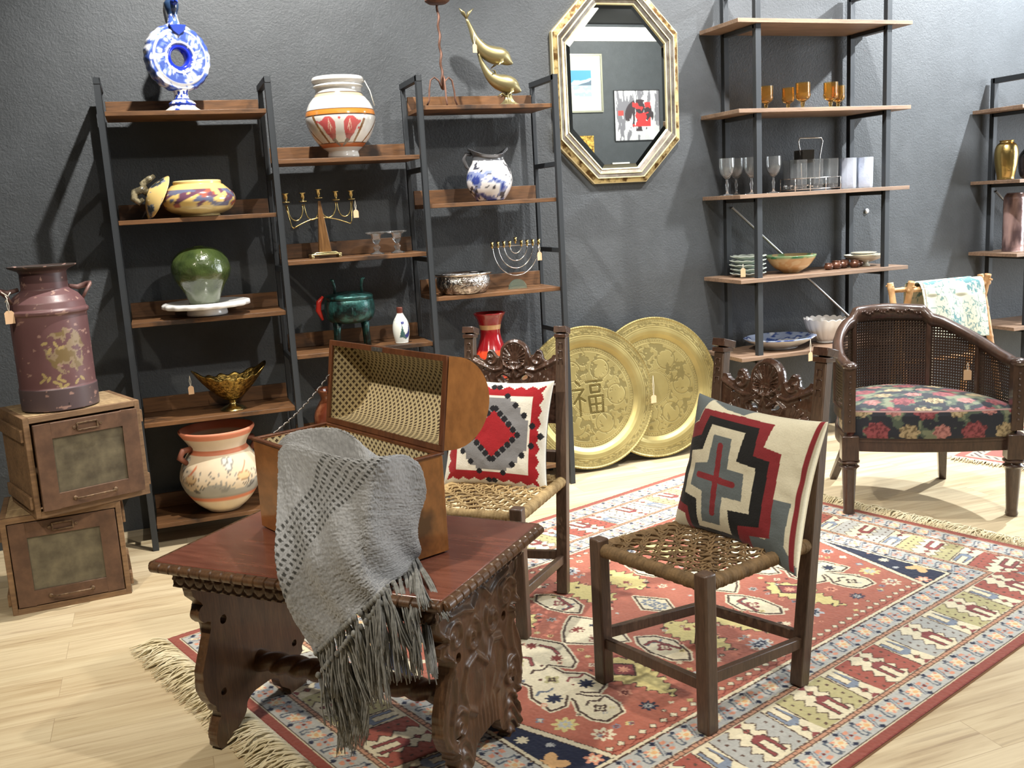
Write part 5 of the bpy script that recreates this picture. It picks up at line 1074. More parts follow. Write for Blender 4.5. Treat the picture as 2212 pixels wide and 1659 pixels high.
# ================================================================ CUSHIONS
def cushion(name, label, loc, rot, w, h, thick, cf, backc, group=None, droop=0, wr=.5, seed=1):
    n = 230; u = np.linspace(-1, 1, n); U, V = np.meshgrid(u, u, indexing='ij')
    e = np.clip((1-np.abs(U)**3.2), 0, 1)*np.clip((1-np.abs(V)**3.2), 0, 1)
    X = U*w/2*(1-.085*(1-V**2)*np.abs(U)**2); Z = V*h/2*(1-.085*(1-U**2)*np.abs(V)**2)
    wrk = .007*(fbm(U*3+seed, V*3, seed, 3)-.5)*(np.abs(U*V) < .9)+.006*np.sin((U+V)*9+2*np.sin(V*4))*np.clip(np.maximum(np.abs(U), np.abs(V))-.6, 0, 1)*wr*2
    T = thick/2*e**.42
    dr = -droop*np.clip(U*-V-.3, 0, 1)*(U > 0); Z = Z+dr
    F = np.stack([X, -T-wrk*np.clip(e*6, 0, 1), Z], -1); B = np.stack([X, T*.9, Z], -1)
    cF = cf((U+1)/2, (1-V)/2); cB = np.zeros_like(cF); cB[:] = backc
    nf = n*n; q = np.vstack([gridq(n, n), gridq(n, n)[:, ::-1]+nf]); idx = np.arange(nf).reshape(n, n); bd = np.concatenate([idx[:, 0], idx[-1, 1:], idx[-2::-1, -1], idx[0, -2:0:-1]]); b2 = np.roll(bd, -1)
    q = np.vstack([q, np.stack([b2, bd, bd+nf, b2+nf], -1)])
    tx = .93+.14*vn(U*160, V*160, 4)[..., None]; o = rawmesh(name, np.vstack([F.reshape(-1, 3), B.reshape(-1, 3)]), q, np.vstack([(cF*tx).reshape(-1, 3), cB.reshape(-1, 3)]), vcmat('flatwoven_wool', .93, (180, .4, .002), sheen=.2, spec=.12)); o.location = loc; o.rotation_euler = rot
    tag(o, label, 'cushion', group); return o
def cross_cf(u, v):
    c = np.zeros(u.shape+(3,)); cr = W_(lin(206, 200, 176)); gy = W_(lin(98, 106, 108)); rd = W_(lin(128, 44, 48)); bk = W_(lin(32, 32, 32)); c[:] = cr
    gyp = [[(0, 0), (.15, 0), (.12, .10), (.10, .18), (0, .24)], [(.80, .58), (.94, .58), (.93, .85), (1, .95), (1, 1.1), (.66, 1.1), (.68, .88), (.80, .86)], [(.15, 0), (.5, 0), (.45, .05), (.3, .04)]]
    P = [([(.13, .08), (.45, .06), (.70, .07), (.68, .25), (.81, .27), (.83, .84), (.68, .89), (.72, 1.05), (.19, 1.06), (.13, .88), (-.02, .86), (-.02, .25), (.10, .19)], rd), ([(.2, .12), (.61, .12), (.62, .33), (.74, .34), (.75, .8), (.59, .84), (.61, 1.02), (.22, 1.02), (.15, .82), (.04, .80), (.03, .33), (.16, .28)], bk), ([(.24, .18), (.52, .18), (.5, .4), (.65, .41), (.66, .73), (.5, .75), (.54, .94), (.27, .95), (.23, .74), (.10, .72), (.09, .41), (.2, .38)], cr), ([(.28, .25), (.43, .25), (.44, .47), (.57, .47), (.59, .66), (.44, .67), (.45, .89), (.3, .9), (.27, .67), (.15, .65), (.15, .49), (.27, .46)], gy)]
    for p in gyp: c[inpoly(u, v, p)] = gy
    for p, k in P: c[inpoly(u, v, p)] = k
    c[(segd(u, v, [(.35, .32), (.38, .81)]) < .022) | (segd(u, v, [(.21, .56), (.50, .565)]) < .022)] = rd; c[(u > .962) & (u < .988) & (v < .98)] = rd; c[(u < .03) & (v > .86)] = cr
    return c
def kilim_cf(u, v):
    c = np.zeros(u.shape+(3,)); cr = W_(lin(224, 220, 206)); gy = W_(lin(128, 128, 130)); rd = W_(lin(158, 36, 42)); bk = W_(lin(34, 34, 38)); c[:] = cr
    q = 22; U = np.floor(u*q*2)/q/2; V = np.floor(v*q)/q+.5/q; st = .024
    d = np.abs(u-.5)+np.abs(np.round((v-.5)/.055)*.055)*.95
    c[d < .46] = gy; c[d < .22] = rd
    e = np.minimum(np.minimum(u, 1-u), np.minimum(v, 1-v)); along = np.where(np.minimum(u, 1-u) < np.minimum(v, 1-v), v, u); zz = np.abs(((along*9) % 1)-.5)*2; zq = np.round(zz*3)/3
    c[(e > .045+.03*zq) & (e < .145+.0*zq-.03*(1-zq)*0)] = rd; c[(e > .145)&(e < .17)] = cr
    for R_ in (.46, .235):
        for k in range(-5, 6):
            for sx in (-1, 1):
                cv = .5+k*R_/5.2; cu = .5+sx*(R_-abs(k)*R_/5.2*.98); c[(np.abs(u-cu)*1.0+np.abs(v-cv) < .034) | ((np.abs(u-cu) < .022) & (np.abs(v-cv) < .022))] = bk
    return c
cushion('cross_cushion', 'square cushion with a grey, cream, black and red stepped cross on the middle chair', (1.449+.949*.165+.316*.062, 2.456+.316*.165-.949*.062, .648), (math.radians(-14), math.radians(3.5), math.radians(-71.6)), .475, .435, .13, cross_cf, W_(lin(222, 212, 180)), 'wool cushions on the carved chairs', .035, seed=3)
cushion('kilim_cushion', 'white cushion with red zigzag border and grey diamonds on the chair behind the trunk', (1.049+.653*.165+.757*.005, 3.293+.757*.165-.653*.005, .648), (math.radians(-14), math.radians(2), math.radians(-40.8)), .425, .425, .12, kilim_cf, W_(lin(40, 38, 42)), 'wool cushions on the carved chairs', 0, seed=7)
# ================================================================ CANED BARREL ARMCHAIR
aw = wood('espresso_armchair_wood', lin(52, 38, 32), lin(82, 60, 48), .28, (1, 1, .2), 18, .45, bs=.1)
def floral(u, v, sc=1.0, seed=3):
    """u, v in metres"""
    c = np.zeros(np.shape(u)+(3,)); c[:] = W_(lin(30, 34, 44)); lf = fbm(u*22+3, v*22, seed, 3); c[lf > .56] = W_(lin(72, 84, 70)); c[lf > .66] = W_(lin(110, 116, 92))
    k = 0
    for i in range(-6, 18):
        for j in range(-2, 9):
            cx = i*.135+(j % 2)*.068+.02; cy = j*.105+.05; kind = (i+2*j) % 3; r0 = (.052, .042, .036)[kind]
            m = (np.abs(u-cx) < .07) & (np.abs(v-cy) < .07)
            if not m.any(): continue
            x = u[m]-cx; y = v[m]-cy; d = np.hypot(x, y*1.15); a = np.arctan2(y, x); rr = r0*(1+.12*np.sin(a*7+k)+.15*(fbm(x*60+9*k, y*60, 5, 2)-.5)); f = fbm(x*120+k, y*120, 9, 2); cc = c[m]
            base = (lin(126, 62, 66), lin(152, 136, 104), lin(158, 108, 102))[kind]; dk = (lin(92, 38, 44), lin(104, 90, 64), lin(124, 78, 74))[kind]
            cc[d < rr] = W_(base); cc[(d < rr) & (f > .54)] = W_(dk); cc[(d < rr) & (f < .36)] = W_(base)*1.25; c[m] = cc; k += 1
    return c
def armchair():
    t = thing('cane_armchair', 'dark barrel-back armchair with caned back and dark floral seat at the right', 'armchair', (3.205, 3.36, 0), math.radians(-30.5))
    a_, b_ = .355, .47; y0 = .10
    def plan(s, off=0):   # s in [-1, 1] from left front post round the back to the right
        L1 = .10; arc = PI/2*(a_+b_)/2*1.0; tot = arc+L1; q = abs(s)*tot; sg = 1 if s > 0 else -1
        if q <= arc: th = q/arc*PI/2; x = (a_+off)*math.sin(th); y = y0+(b_+off)*math.cos(th); sk = -.095*math.cos(th)
        else: x = a_+off; y = y0-(q-arc); sk = 0
        return sg*x+sk, y
    def crest(s):
        q = abs(s); return float(np.interp(q, [0, .26, .31, .38, .55, .75, .88, 1.0], [.915, .908, .868, .855, .80, .735, .712, .712]))
    n = 150; S = np.linspace(-1, 1, n)
    # crest rail: swept rectangle
    vs = []; fs = []; 
    for i, s in enumerate(S):
        hgt = float(np.interp(abs(s), [0, .26, .33, .5, .8, 1], [.075, .072, .055, .050, .042, .040])); z = crest(s)
        for off, zz in ((-.020, z-hgt), (.020, z-hgt), (.026, z-hgt*.45), (.020, z-.004), (.0, z+.003), (-.020, z-.004), (-.026, z-hgt*.45)): x, y = plan(s, off); vs.append((x, y, zz))
    for i in range(n-1):
        for k in range(7): k2 = (k+1) % 7; fs.append((i*7+k, i*7+k2, (i+1)*7+k2, (i+1)*7+k))
    fs += [tuple(range(7)), tuple(range((n-1)*7+6, (n-1)*7-1, -1))]
    cr = MB().add(vs, fs).build('crest_rail', aw, t, smooth='all')
    b = MB()
    for s0 in range(-9, 10):   # carved leaf scroll on the crest
        s = s0*.026; x, y = plan(s, -.026); z = crest(s)-.036+.009*math.sin(s0*1.3); x2, y2 = plan(s+.018, -.027); b.tube([(x, y, z), ((x+x2)/2, (y+y2)/2-.002, z+.008), (x2, y2, z-.004)], [.002, .0055, .002], 6)
    b.build('crest_carving', aw, cr, smooth='all')
    # lower rail and posts
    b = MB(); pts = [(*plan(s), .455) for s in S]; vs = []; fs = []
    for s in S:
        for off, zz in ((-.018, .435), (.018, .435), (.018, .480), (-.018, .480)): x, y = plan(s, off); vs.append((x, y, zz))
    for i in range(n-1):
        for k in range(4): fs.append((i*4+k, i*4+(k+1) % 4, (i+1)*4+(k+1) % 4, (i+1)*4+k))
    MB().add(vs, fs).build('lower_back_rail', aw, t, smooth=True)
    for s in (-.30, .30, -.62, .62):
        x, y = plan(s); b = MB().bar((x, y, .47), (x, y, crest(s)-.03), .040, .022, (math.cos(s*1.9), -math.sin(s*1.9), 0)); b.build('back_stile', aw, t, bevel=.003)
    for sg in (-1, 1):
        x, y = plan(sg*1.0); b = MB(); b.bar((x, y, .40), (x, y, .70), .050, .052).ball((x, y-.005, .705), .034, (1, 1.15, .6)); 
        for k in range(9): b.ball((x, y-.028, .45+k*.026), .0055)
        b.build('arm_post', aw, t, smooth=True)
    # cane
    m, nt, bs = newmat('woven_cane'); uv = N(nt, 'ShaderNodeUVMap'); sp = N(nt, 'ShaderNodeSeparateXYZ'); nt.links.new(uv.outputs[0], sp.inputs[0])
    def mm(op, a, b2): 
        q = N(nt, 'ShaderNodeMath', operation=op)
        for i, v in enumerate((a, b2)):
            if isinstance(v, (int, float)): q.inputs[i].default_value = v
            else: nt.links.new(v, q.inputs[i])
        return q.outputs[0]
    fx = mm('SUBTRACT', mm('FRACT', mm('MULTIPLY', sp.outputs[0], 72), 0), .5); fy = mm('SUBTRACT', mm('FRACT', mm('MULTIPLY', sp.outputs[1], 72), 0), .5)
    r = mm('POWER', mm('ADD', mm('MULTIPLY', fx, fx), mm('MULTIPLY', fy, fy)), .5); al = mm('GREATER_THAN', r, .30); nt.links.new(al, bs.inputs['Alpha']); bs.inputs['Base Color'].default_value = (*lin(58, 44, 36), 1); setp(bs, rough=.4)
    for nm, s0, s1, off in (('cane_panel', -.99, -.31, 0), ('cane_panel', -.29, .29, 0), ('cane_panel', .31, .99, 0)):
        for of in (-.010, .010):
            ss = np.linspace(s0, s1, 50); zz = np.linspace(0, 1, 12); P = np.zeros((50, 12, 3)); U_ = np.zeros((50, 12, 2)); acc = 0; pp = None
            for i, s in enumerate(ss):
                x, y = plan(s, of); acc += 0 if pp is None else math.hypot(x-pp[0], y-pp[1]); pp = (x, y)
                for j, f in enumerate(zz): z = .475+(crest(s)-.035-.475)*f; P[i, j] = (x, y, z); U_[i, j] = (acc+of*.35, z+of*.3)
            gridmesh(nm, P, m, t, uv=U_)
    # seat rail
    b = MB(); vs = []; fs = []; ns = 80
    out = [plan(s, .012) for s in np.linspace(1, -1, 70)]; front = [(-.355+.71*k/20, y0-.10-.035*math.sin(PI*k/20)) for k in range(1, 20)]; ol = out+front
    MB().prism(ol, .305, .375).build('seat_rail', aw, t, bevel=.004)
    MB().prism([(x*1.01, y-.004) for x, y in front[0:1]+front+front[-1:]]+[(front[-1][0], .05), (front[0][0], .05)], .352, .362).build('rail_molding', aw, t)
    # upholstered seat: rounded slab from outline
    oc = np.array([(x*.965-.0, (y-.2)*.965+.2-.012) for x, y in ol]); cen = np.array([-.02, .25]); k = len(oc); rings = []
    lev = [(1.0, .370), (1.015, .385), (1.02, .43), (1.015, .475), (1.0, .492), (.985, .499), (.90, .510), (.75, .522), (.5, .530), (.25, .534), (.02, .535)]; P = np.zeros((k, 0, 3))
    L2 = []
    for i in range(len(lev)-1):
        for f in np.linspace(0, 1, 9)[:-1]: L2.append((lev[i][0]*(1-f)+lev[i+1][0]*f, lev[i][1]*(1-f)+lev[i+1][1]*f))
    L2.append(lev[-1]); ocd = np.concatenate([oc, oc[:1]]); dist = np.concatenate([[0], np.cumsum(np.hypot(*np.diff(ocd, axis=0).T))]); tt = np.linspace(0, dist[-1], 420, endpoint=False); oc = np.stack([np.interp(tt, dist, ocd[:, 0]), np.interp(tt, dist, ocd[:, 1])], -1)
    P = np.stack([np.concatenate([cen+(oc-cen)*s, np.full((len(oc), 1), z)], -1) for s, z in L2], 1)
    side = P[:, :, 2] < .494; uu = np.where(side, tt[:, None]*np.ones(P.shape[:2])+.02, P[:, :, 0]+.4); vv = np.where(side, P[:, :, 2]-.35, P[:, :, 1]+.2); col = floral(uu, vv)
    col[(np.abs(P[:, :, 2]-.494) < .004)] = W_(lin(150, 120, 116)); gridmesh('floral_seat', P, vcmat('floral_tapestry', .8, (90, .3, .002), sheen=.15), t, col, cu=True)
    # legs
    for x in (-.352, .352):
        MB().lathe([(.024, 0), (.028, .012), (.024, .028), (.025, .05), (.033, .222), (.036, .228), (.046, .236), (.036, .244), (.034, .25), (.047, .256), (.047, .262), (.036, .268)], (x, .0, 0), 20).build('front_leg', aw, t, smooth=True)
        MB().box(x, .0, .325, .075, .075, .115).build('leg_block', aw, t, bevel=.003)
    for x, fx_ in ((-.25, -.34), (.16, .20)): MB().bar((fx_, .60, 0), (x, .47, .32), .034, .034, (1, 0, 0), .05, .05).build('rear_leg', aw, t, bevel=.004)
    return t
armchair()
price_tag('price tag hanging inside the caned back of the armchair', (3.515, 3.465, .66), .03, -.4, .036, .050)
# ================================================================ CRATES AND MILK CAN
crw = wood('weathered_crate_wood', lin(98, 72, 50), lin(150, 118, 84), .7, (.15, 1, 1), 12, 0, (3, .58, .5)); crd = wood('red_brown_drawer_wood', lin(78, 54, 40), lin(114, 84, 62), .6, (.3, 1, .3), 10, 0, (4, .55, .5)); cre = wood('crate_top_board', lin(140, 114, 82), lin(186, 160, 120), .7, (1, .2, 1), 10, 0, (3, .6, .5))
dustg, nt, bb = newmat('dusty_glass'); nt.links.new(ramp(nt, noise(nt, coords(nt), 14, 4), [(.35, lin(74, 68, 56)), (.68, lin(112, 104, 84))]), bb.inputs['Base Color']); setp(bb, rough=.32, spec=.6)
ironh = mat('rusted_hardware', lin(84, 64, 50), .5, .6, var=(60, lin(130, 108, 84)))
def crate(label, loc, rz, open_=0):
    t = thing('wooden_crate', label, 'crate', loc, math.radians(rz), 'stacked wooden filing crates'); Wd, D, Hh, k = .445, .36, .400, .022
    b = MB(); b.box(-Wd/2+k/2, D/2, Hh/2, k, D, Hh).box(Wd/2-k/2, D/2, Hh/2, k, D, Hh).box(0, D/2, k/2, Wd-2*k, D, k).box(0, D-k/2, Hh/2, Wd-2*k, k, Hh-2*k)
    b.build('carcass', crw, t, bevel=.002)
    tb = MB(); tb.box(0, .06, Hh-k/2, Wd-2*k, .12, k).box(0, .20, Hh-k/2, Wd-2*k, .145, k).box(0, .32, Hh-k/2, Wd-2*k, .08, k).build('top_board', cre, t, bevel=.002)
    fr = MB()
    for x in (-1, 1): fr.box(x*(Wd/2-.010), -.004, Hh/2, .020, .010, Hh)
    fr.box(0, -.004, Hh-.012, Wd-.04, .010, .024).box(0, -.004, .012, Wd-.04, .010, .024); fr.build('front_frame', crw, t, bevel=.002)
    for x in (-1, 1): [MB().box(x*(Wd/2+.006), D/2, zz, .012, D-.01, .05).build('side_batten', crw, t, bevel=.002) for zz in (.06, Hh-.07)]
    d = bpy.data.objects.new('flap_door', None)
    dw, dh, s = Wd-.05, Hh-.055, .062; b = MB()
    b.box(-dw/2+s/2, 0, dh/2, s, .016, dh).box(dw/2-s/2, 0, dh/2, s, .016, dh).box(0, 0, s/2, dw-2*s, .016, s).box(0, 0, dh-s/2, dw-2*s, .016, s)
    dd = b.build('flap_door', crd, t, bevel=.0015); dd.location = (0, -.012 if open_ else -.004, .028); dd.rotation_euler = (math.radians(-open_), 0, 0)
    if open_: dd.location = (0, -.010-math.sin(math.radians(open_))*0, .028); dd.rotation_euler = (math.radians(open_), 0, 0); dd.location = (0, -.012-dh*math.sin(math.radians(open_)), .028)
    MB().box(0, .001, dh/2, dw-2*s+.004, .004, dh-2*s+.004).build('dusty_pane', dustg, dd)
    z = dh-s/2; MB().box(-.038, -.011, z, .006, .006, .030).box(.038, -.011, z, .006, .006, .030).box(0, -.011, z-.014, .078, .006, .006).box(0, -.011, z+.014, .078, .006, .006).cyl((.050, -.009, z), (.050, -.013, z), .006, seg=10).cyl((-.050, -.009, z), (-.050, -.013, z), .006, seg=10).build('label_holder', ironh, dd, bevel=.001)
    z = s/2; MB().tube([(-.075, -.008, z), (-.070, -.022, z), (-.040, -.030, z+.002), (.040, -.030, z+.002), (.070, -.022, z), (.075, -.008, z)], .0035, 8).ball((-.078, -.010, z), .009, (1, .5, 1)).ball((.078, -.010, z), .009, (1, .5, 1)).build('pull_handle', ironh, dd, smooth='all')
    return t
crate('lower old wooden crate on the floor with a dusty glass front flap', (-.461, 4.150, 0), 4, 0)
crate('upper old wooden crate with its glass flap ajar, under the milk can', (-.332, 4.140, .4015), 19.9, 2.2)
def can():
    def cf(T, Z, R, S):
        c = np.zeros(T.shape+(3,)); f = fbm(T*1.6, Z*8, 101, 4)[..., None]; c[:] = W_(lin(92, 62, 64))*(1-f)+W_(lin(112, 82, 82))*f; c[Z < .09] = W_(lin(84, 70, 72)); c[Z > .50] = W_(lin(78, 54, 54)); c[Z > .55] = W_(lin(60, 50, 46))
        x = ((T+PI/2+PI) % (2*PI))-PI; X = x*.145; Y = Z-.22
        pf = fbm(X*30+4, Y*22, 105, 4); blob = np.hypot((X-.02)/.10, (Y-.015)/.105)+.5*(pf-.5); k = (blob < .85) & (pf > .42); c[k] = W_(lin(134, 116, 92)); c[k & (pf > .56)] = W_(lin(112, 94, 62))
        for (lx, ly, an) in ((-.085, -.095, .6), (-.075, -.075, 2.2), (-.06, -.09, 1.0), (-.035, -.105, -.5), (-.022, -.085, .9), (-.01, -.10, 2.6), (.0, -.12, .4), (-.02, -.118, 1.8), (-.045, .02, 1), (-.02, .045, 2), (.0, .03, .4), (-.06, .05, .2), (.045, -.11, .9), (.07, -.10, 2.4)):
            dx = X-lx; dy = Y-ly; a = dx*math.cos(an)+dy*math.sin(an); b = -dx*math.sin(an)+dy*math.cos(an); c[(a/.014)**2+(b/.006)**2 < 1] = W_(lin(156, 138, 92))
        c[(fbm(T*5, Z*60, 120, 3) > .74)] = W_(lin(150, 120, 110)); c[np.hypot(X, Z-.028) < .004] = .01; return c
    t = thing('milk_can', 'tall old dusky red milk can with faded painted flowers on top of the crates', 'milk can', (-.415, 4.262, .8035), math.radians(17))
    p = [(0, .003), (.138, .003), (.145, .003), (.146, .088), (.143, .090), (.142, .095), (.142, .372), (.143, .376), (.150, .382), (.151, .392), (.146, .398), (.143, .400), (.138, .425), (.118, .452), (.094, .468), (.087, .475), (.086, .540), (.092, .548), (.124, .562), (.127, .568), (.122, .568), (.090, .552), (.078, .54), (.078, .40), (0, .38)]
    lathe('can_body', p, vcmat('old_red_paint', .42, (30, .25, .002)), t, 220, 10, cf, smoothp=False) if False else None
    pr = []
    for i in range(len(p)-1):
        n = max(1, int(math.hypot(p[i+1][0]-p[i][0], p[i+1][1]-p[i][1])/.003))
        for k in range(n): f = k/n; pr.append((p[i][0]*(1-f)+p[i+1][0]*f, p[i][1]*(1-f)+p[i+1][1]*f))
    pr.append(p[-1]); lathe('can_body', pr, vcmat('old_red_paint', .42, (30, .25, .002)), t, 220, 10, cf, smoothp=False)
    hm = mat('worn_red_metal', lin(104, 72, 68), .5, .3, var=(20, lin(140, 112, 104)))
    for s in (-1, 1): MB().tube([(s*.128, -.03, .425), (s*.145, -.035, .455), (s*.165, -.02, .478), (s*.172, .0, .480), (s*.160, .025, .478), (s*.130, .03, .470), (s*.09, .03, .478)], [.010, .012, .013, .013, .012, .010, .008], 10, flat=.55).build('handle', hm, t, smooth='all')
    MB().tube([(-.155, -.050, .470), (-.150, -.062, .452), (-.158, -.055, .440)], .0022, 6).tube([(-.165, -.050, .478), (-.145, -.058, .462), (-.135, -.060, .476)], .0022, 6).build('string_bow', stringm, t, smooth='all')
    price_tag('tan price tag tied to the left handle of the milk can', (-.540, 4.152, 1.250), .040, .5, .036, .050)
can()
# ================================================================ BRASS TRAYS
def tray(label, c, R, tilt, char, yaw=0, seed=1):
    t = thing('brass_tray', label, 'tray', c, yaw, 'large round brass trays leaning on the wall'); t.rotation_euler = (-tilt, 0, yaw)
    nr, na = 250, 420; r = np.linspace(.0005, R, nr); A, Rr = np.meshgrid(np.linspace(0, 2*PI, na, endpoint=False), r, indexing='ij'); X = Rr*np.cos(A); Z = Rr*np.sin(A); q = Rr/R
    Hh = np.interp(q, [0, .70, .715, .76, .80, .97, .985, 1.0], [0, 0, .002, .016, .022, .024, .028, .022])
    col = np.zeros(X.shape+(3,)); b1 = W_(lin(182, 168, 112)); b2 = W_(lin(146, 132, 82)); f = fbm(X*9+seed, Z*9, seed, 4)[..., None]; col[:] = b1*f+b2*(1-f); f2 = fbm(X*4+seed*3, Z*4+1, seed+4, 3)[..., None]; col = col*(.86+.28*f2)
    eng = np.zeros(X.shape)
    dn = (fbm(X*42, Z*42, seed+9, 3) > .56); band = ((q > .26) & (q < .62)); eng[band & dn & (np.abs(((A*6/2/PI) % 1)-.5) < .40)] = 1
    for k in range(6):
        a = A-k*PI/3; a = (a+PI) % (2*PI)-PI; d = np.abs(np.hypot(q*np.cos(a)-.44, q*np.sin(a))-.14); eng[d < .008] = 1
        a2 = ((A-k*PI/3-PI/6)+PI) % (2*PI)-PI; eng[(np.abs(a2-.03*np.sin(q*40)) < .010) & (q > .26) & (q < .68)] = 1
    for q0, nn in ((.235, 60), (.665, 110), (.69, 130), (.90, 90), (.945, 150)): eng[(np.abs(q-q0) < .009) & (np.abs(((A*nn/2/PI) % 1)-.5) < .25)] = 1
    for q0 in (.22, .25, .645, .70, .84, .87, .93, .96): eng[np.abs(q-q0) < .0035] = 1
    eng[(q > .87) & (q < .93) & (fbm(A*26, q*60, seed+2, 2) > .55)] = 1
    Hh = Hh-.0012*eng; col = col*(1-.33*eng[..., None])
    rope_ = (q > .975); Hh = Hh+rope_*.002*np.sin(A*170); col[rope_ & (np.sin(A*170) < -.2)] *= .6
    if char:
        s = .102; u = X/s/1.9+.5-.0; v = Z/s/1.9+.5
        st = [[(.16, .98), (.27, .86)], [(.04, .74), (.38, .74), (.05, .36)], [(.23, .60), (.22, .0)], [(.27, .50), (.40, .40)], [(.48, .94), (.99, .94)], [(.60, .82), (.91, .82), (.88, .62), (.61, .62), (.60, .82)], [(.53, .50), (.97, .50), (.94, .03), (.55, .03), (.53, .50)], [(.74, .50), (.745, .04)], [(.55, .27), (.95, .27)]]
        d = np.full(X.shape, 9.)
        m = (q < .35)
        for l in st: d[m] = np.minimum(d[m], segd(u[m], v[m], l))
        k = d < .038; col[k] = W_(lin(104, 92, 50)); Hh = Hh-.0015*k; ring = (q < .21) & (d > .05) & (fbm(X*80, Z*80, 3, 2) > .6); col[ring] *= .85
    P = np.stack([X, -Hh, Z], -1); back = P.copy(); back[..., 1] += .0025
    vs = np.vstack([P.reshape(-1, 3), back.reshape(-1, 3)]); qd = gridq(na, nr, cu=True); N_ = na*nr; e = np.arange(na)*nr+nr-1; e2 = np.roll(e, -1)
    q_ = np.vstack([qd, qd[:, ::-1]+N_, np.stack([e, e2, e2+N_, e+N_], -1)])
    rawmesh('engraved_dish', vs, q_, np.vstack([col.reshape(-1, 3)]*2), vcmat('engraved_brass', .42, (24, .12, .002), metal=.6), t)
tray('large round engraved brass tray with a central character, leaning in front', (2.215, 4.905, .413), .405, math.radians(9), True, 0, 2)
tray('large round dotted brass tray leaning behind the other one', (2.665, 4.950, .413), .410, math.radians(9), False, 0, 12)
price_tag('tan price tag taped to the right rim of the front brass tray', (2.600, 4.845, .50), .11, .1, .036, .046)
# ================================================================ WALL MIRROR
def mirror():
    cx, cz = 2.530, 2.115
    t = thing('octagonal_mirror', 'tall octagonal wall mirror in a stepped frame of gold and antiqued mirror strips', 'mirror', (cx, WY, cz), 0)
    def octa(ins):
        W, Hh, cw_, ch = .385-ins, .520-ins, .385-.163, .520-.295; k = .42; cw2 = cw_-ins*k*.9; ch2 = ch-ins*k*.55
        return [(-W+cw2, -Hh), (W-cw2, -Hh), (W, -Hh+ch2), (W, Hh-ch2), (W-cw2, Hh), (-W+cw2, Hh), (-W, Hh-ch2), (-W, -Hh+ch2)]
    gold = mat('gold_leaf_strip', lin(226, 212, 168), .45, .55); ant = mat('antiqued_gold_mirror', lin(204, 178, 122), .30, .7, var=(22, lin(92, 66, 34), .42, .6)); dk = mat('bronze_mirror_strip', (.55, .50, .44), .22, .85, var=(14, (.30, .25, .2), .4, .62)); gl = mat('mirror_glass', (.82, .86, .84), .01, 1)
    def ring(name, a, b_, ya, yb, m):
        A_, B_ = octa(a), octa(b_); vs = [(x, ya, z) for x, z in A_]+[(x, yb, z) for x, z in B_]+[(x, 0, z) for x, z in A_]+[(x, 0, z) for x, z in B_]; fs = []
        for i in range(8): j = (i+1) % 8; fs += [(i, j, 8+j, 8+i), (16+i, 16+j, j, i), (8+i, 8+j, 24+j, 24+i)]
        return MB().add(vs, fs).build(name, m, t)
    ring('gold_trim', 0, .005, -.030, -.034, gold); ring('antique_strip', .005, .028, -.034, -.038, ant); ring('gold_trim', .028, .033, -.043, -.043, gold); ring('bronze_strip', .033, .053, -.040, -.036, dk); ring('gold_trim', .053, .057, -.041, -.041, gold); ring('bronze_strip', .057, .076, -.036, -.030, dk); ring('gold_trim', .076, .081, -.035, -.033, gold)
    ring('bevelled_edge', .081, .104, -.026, -.030, gl)
    p = octa(.104); MB().add([(x, -.030, z) for x, z in p], [tuple(range(8))]).build('mirror_glass', gl, t)
mirror()
# pictures on the opposite wall, seen in the mirror
def picture(name, label, cx, cz, w_, h_, fw_, fm_, cf, cat='picture', y=-1.6, matw=0):
    t = thing(name, label, cat, (cx, y, cz), 0); b = MB()
    b.box(0, .012, h_/2-fw_/2, w_, .024, fw_).box(0, .012, -h_/2+fw_/2, w_, .024, fw_).box(-w_/2+fw_/2, .012, 0, fw_, .024, h_-2*fw_).box(w_/2-fw_/2, .012, 0, fw_, .024, h_-2*fw_)
    b.build('frame', fm_, t, bevel=.002)
    n, m = 120, 140; U, V = np.meshgrid(np.linspace(0, 1, n), np.linspace(0, 1, m), indexing='ij'); P = np.stack([(U-.5)*(w_-2*fw_+.004), .010+0*U, (V-.5)*(h_-2*fw_+.004)], -1)
    gridmesh('painted_sheet', P, vcmat('matt_paper_paint', .7), t, cf(1-U, V), flip=True); return t
def sea(u, v):
    c = np.zeros(u.shape+(3,)); c[:] = W_(lin(206, 208, 190)); m = (u > .24) & (u < .76) & (v > .26) & (v < .74); x = (u-.24)/.52; y = (v-.26)/.48; f = fbm(x*4, y*9, 5, 3)
    s = np.zeros_like(c); s[:] = W_(lin(150, 178, 186)); s[y > .45] = W_(lin(170, 196, 206)); k = y > .68-.1*x+.2*(f-.5); s[k] = W_(lin(70, 140, 176)); hill = (y > .42) & (y < .42+.28*np.clip(.7-x, 0, 1)*(.7+.6*f)); s[hill] = W_(lin(84, 100, 116)); s[(y < .40) & (f > .5)] = W_(lin(206, 210, 200)); c[m] = s[m]; return c
def abstract(u, v):
    c = np.zeros(u.shape+(3,)); f = fbm(u*14, v*3, 8, 4); g = fbm(u*5, v*5, 18, 3); c[:] = W_(lin(196, 196, 198)); c[f > .58] = W_(lin(120, 118, 124)); c[(f < .40)] = W_(lin(226, 224, 222)); r = np.hypot(u-.45, (v-.5)*1.0); c[(r < .32) & (f > .48)] = W_(lin(60, 50, 54))
    k = (np.abs(u-.40) < .20) & (np.abs(v-.52) < .24) & (g > .40); c[k] = W_(lin(214, 56, 56)); c[(np.abs(u-.86) < .06) & (np.abs(v-.55) < .05)] = W_(lin(200, 70, 66)); return c
picture('framed_seascape', 'framed seascape in a white mat, seen reflected in the mirror', 5.345, 2.978, .60, .72, .022, mat('silver_frame', lin(140, 138, 120), .4, .5), sea)
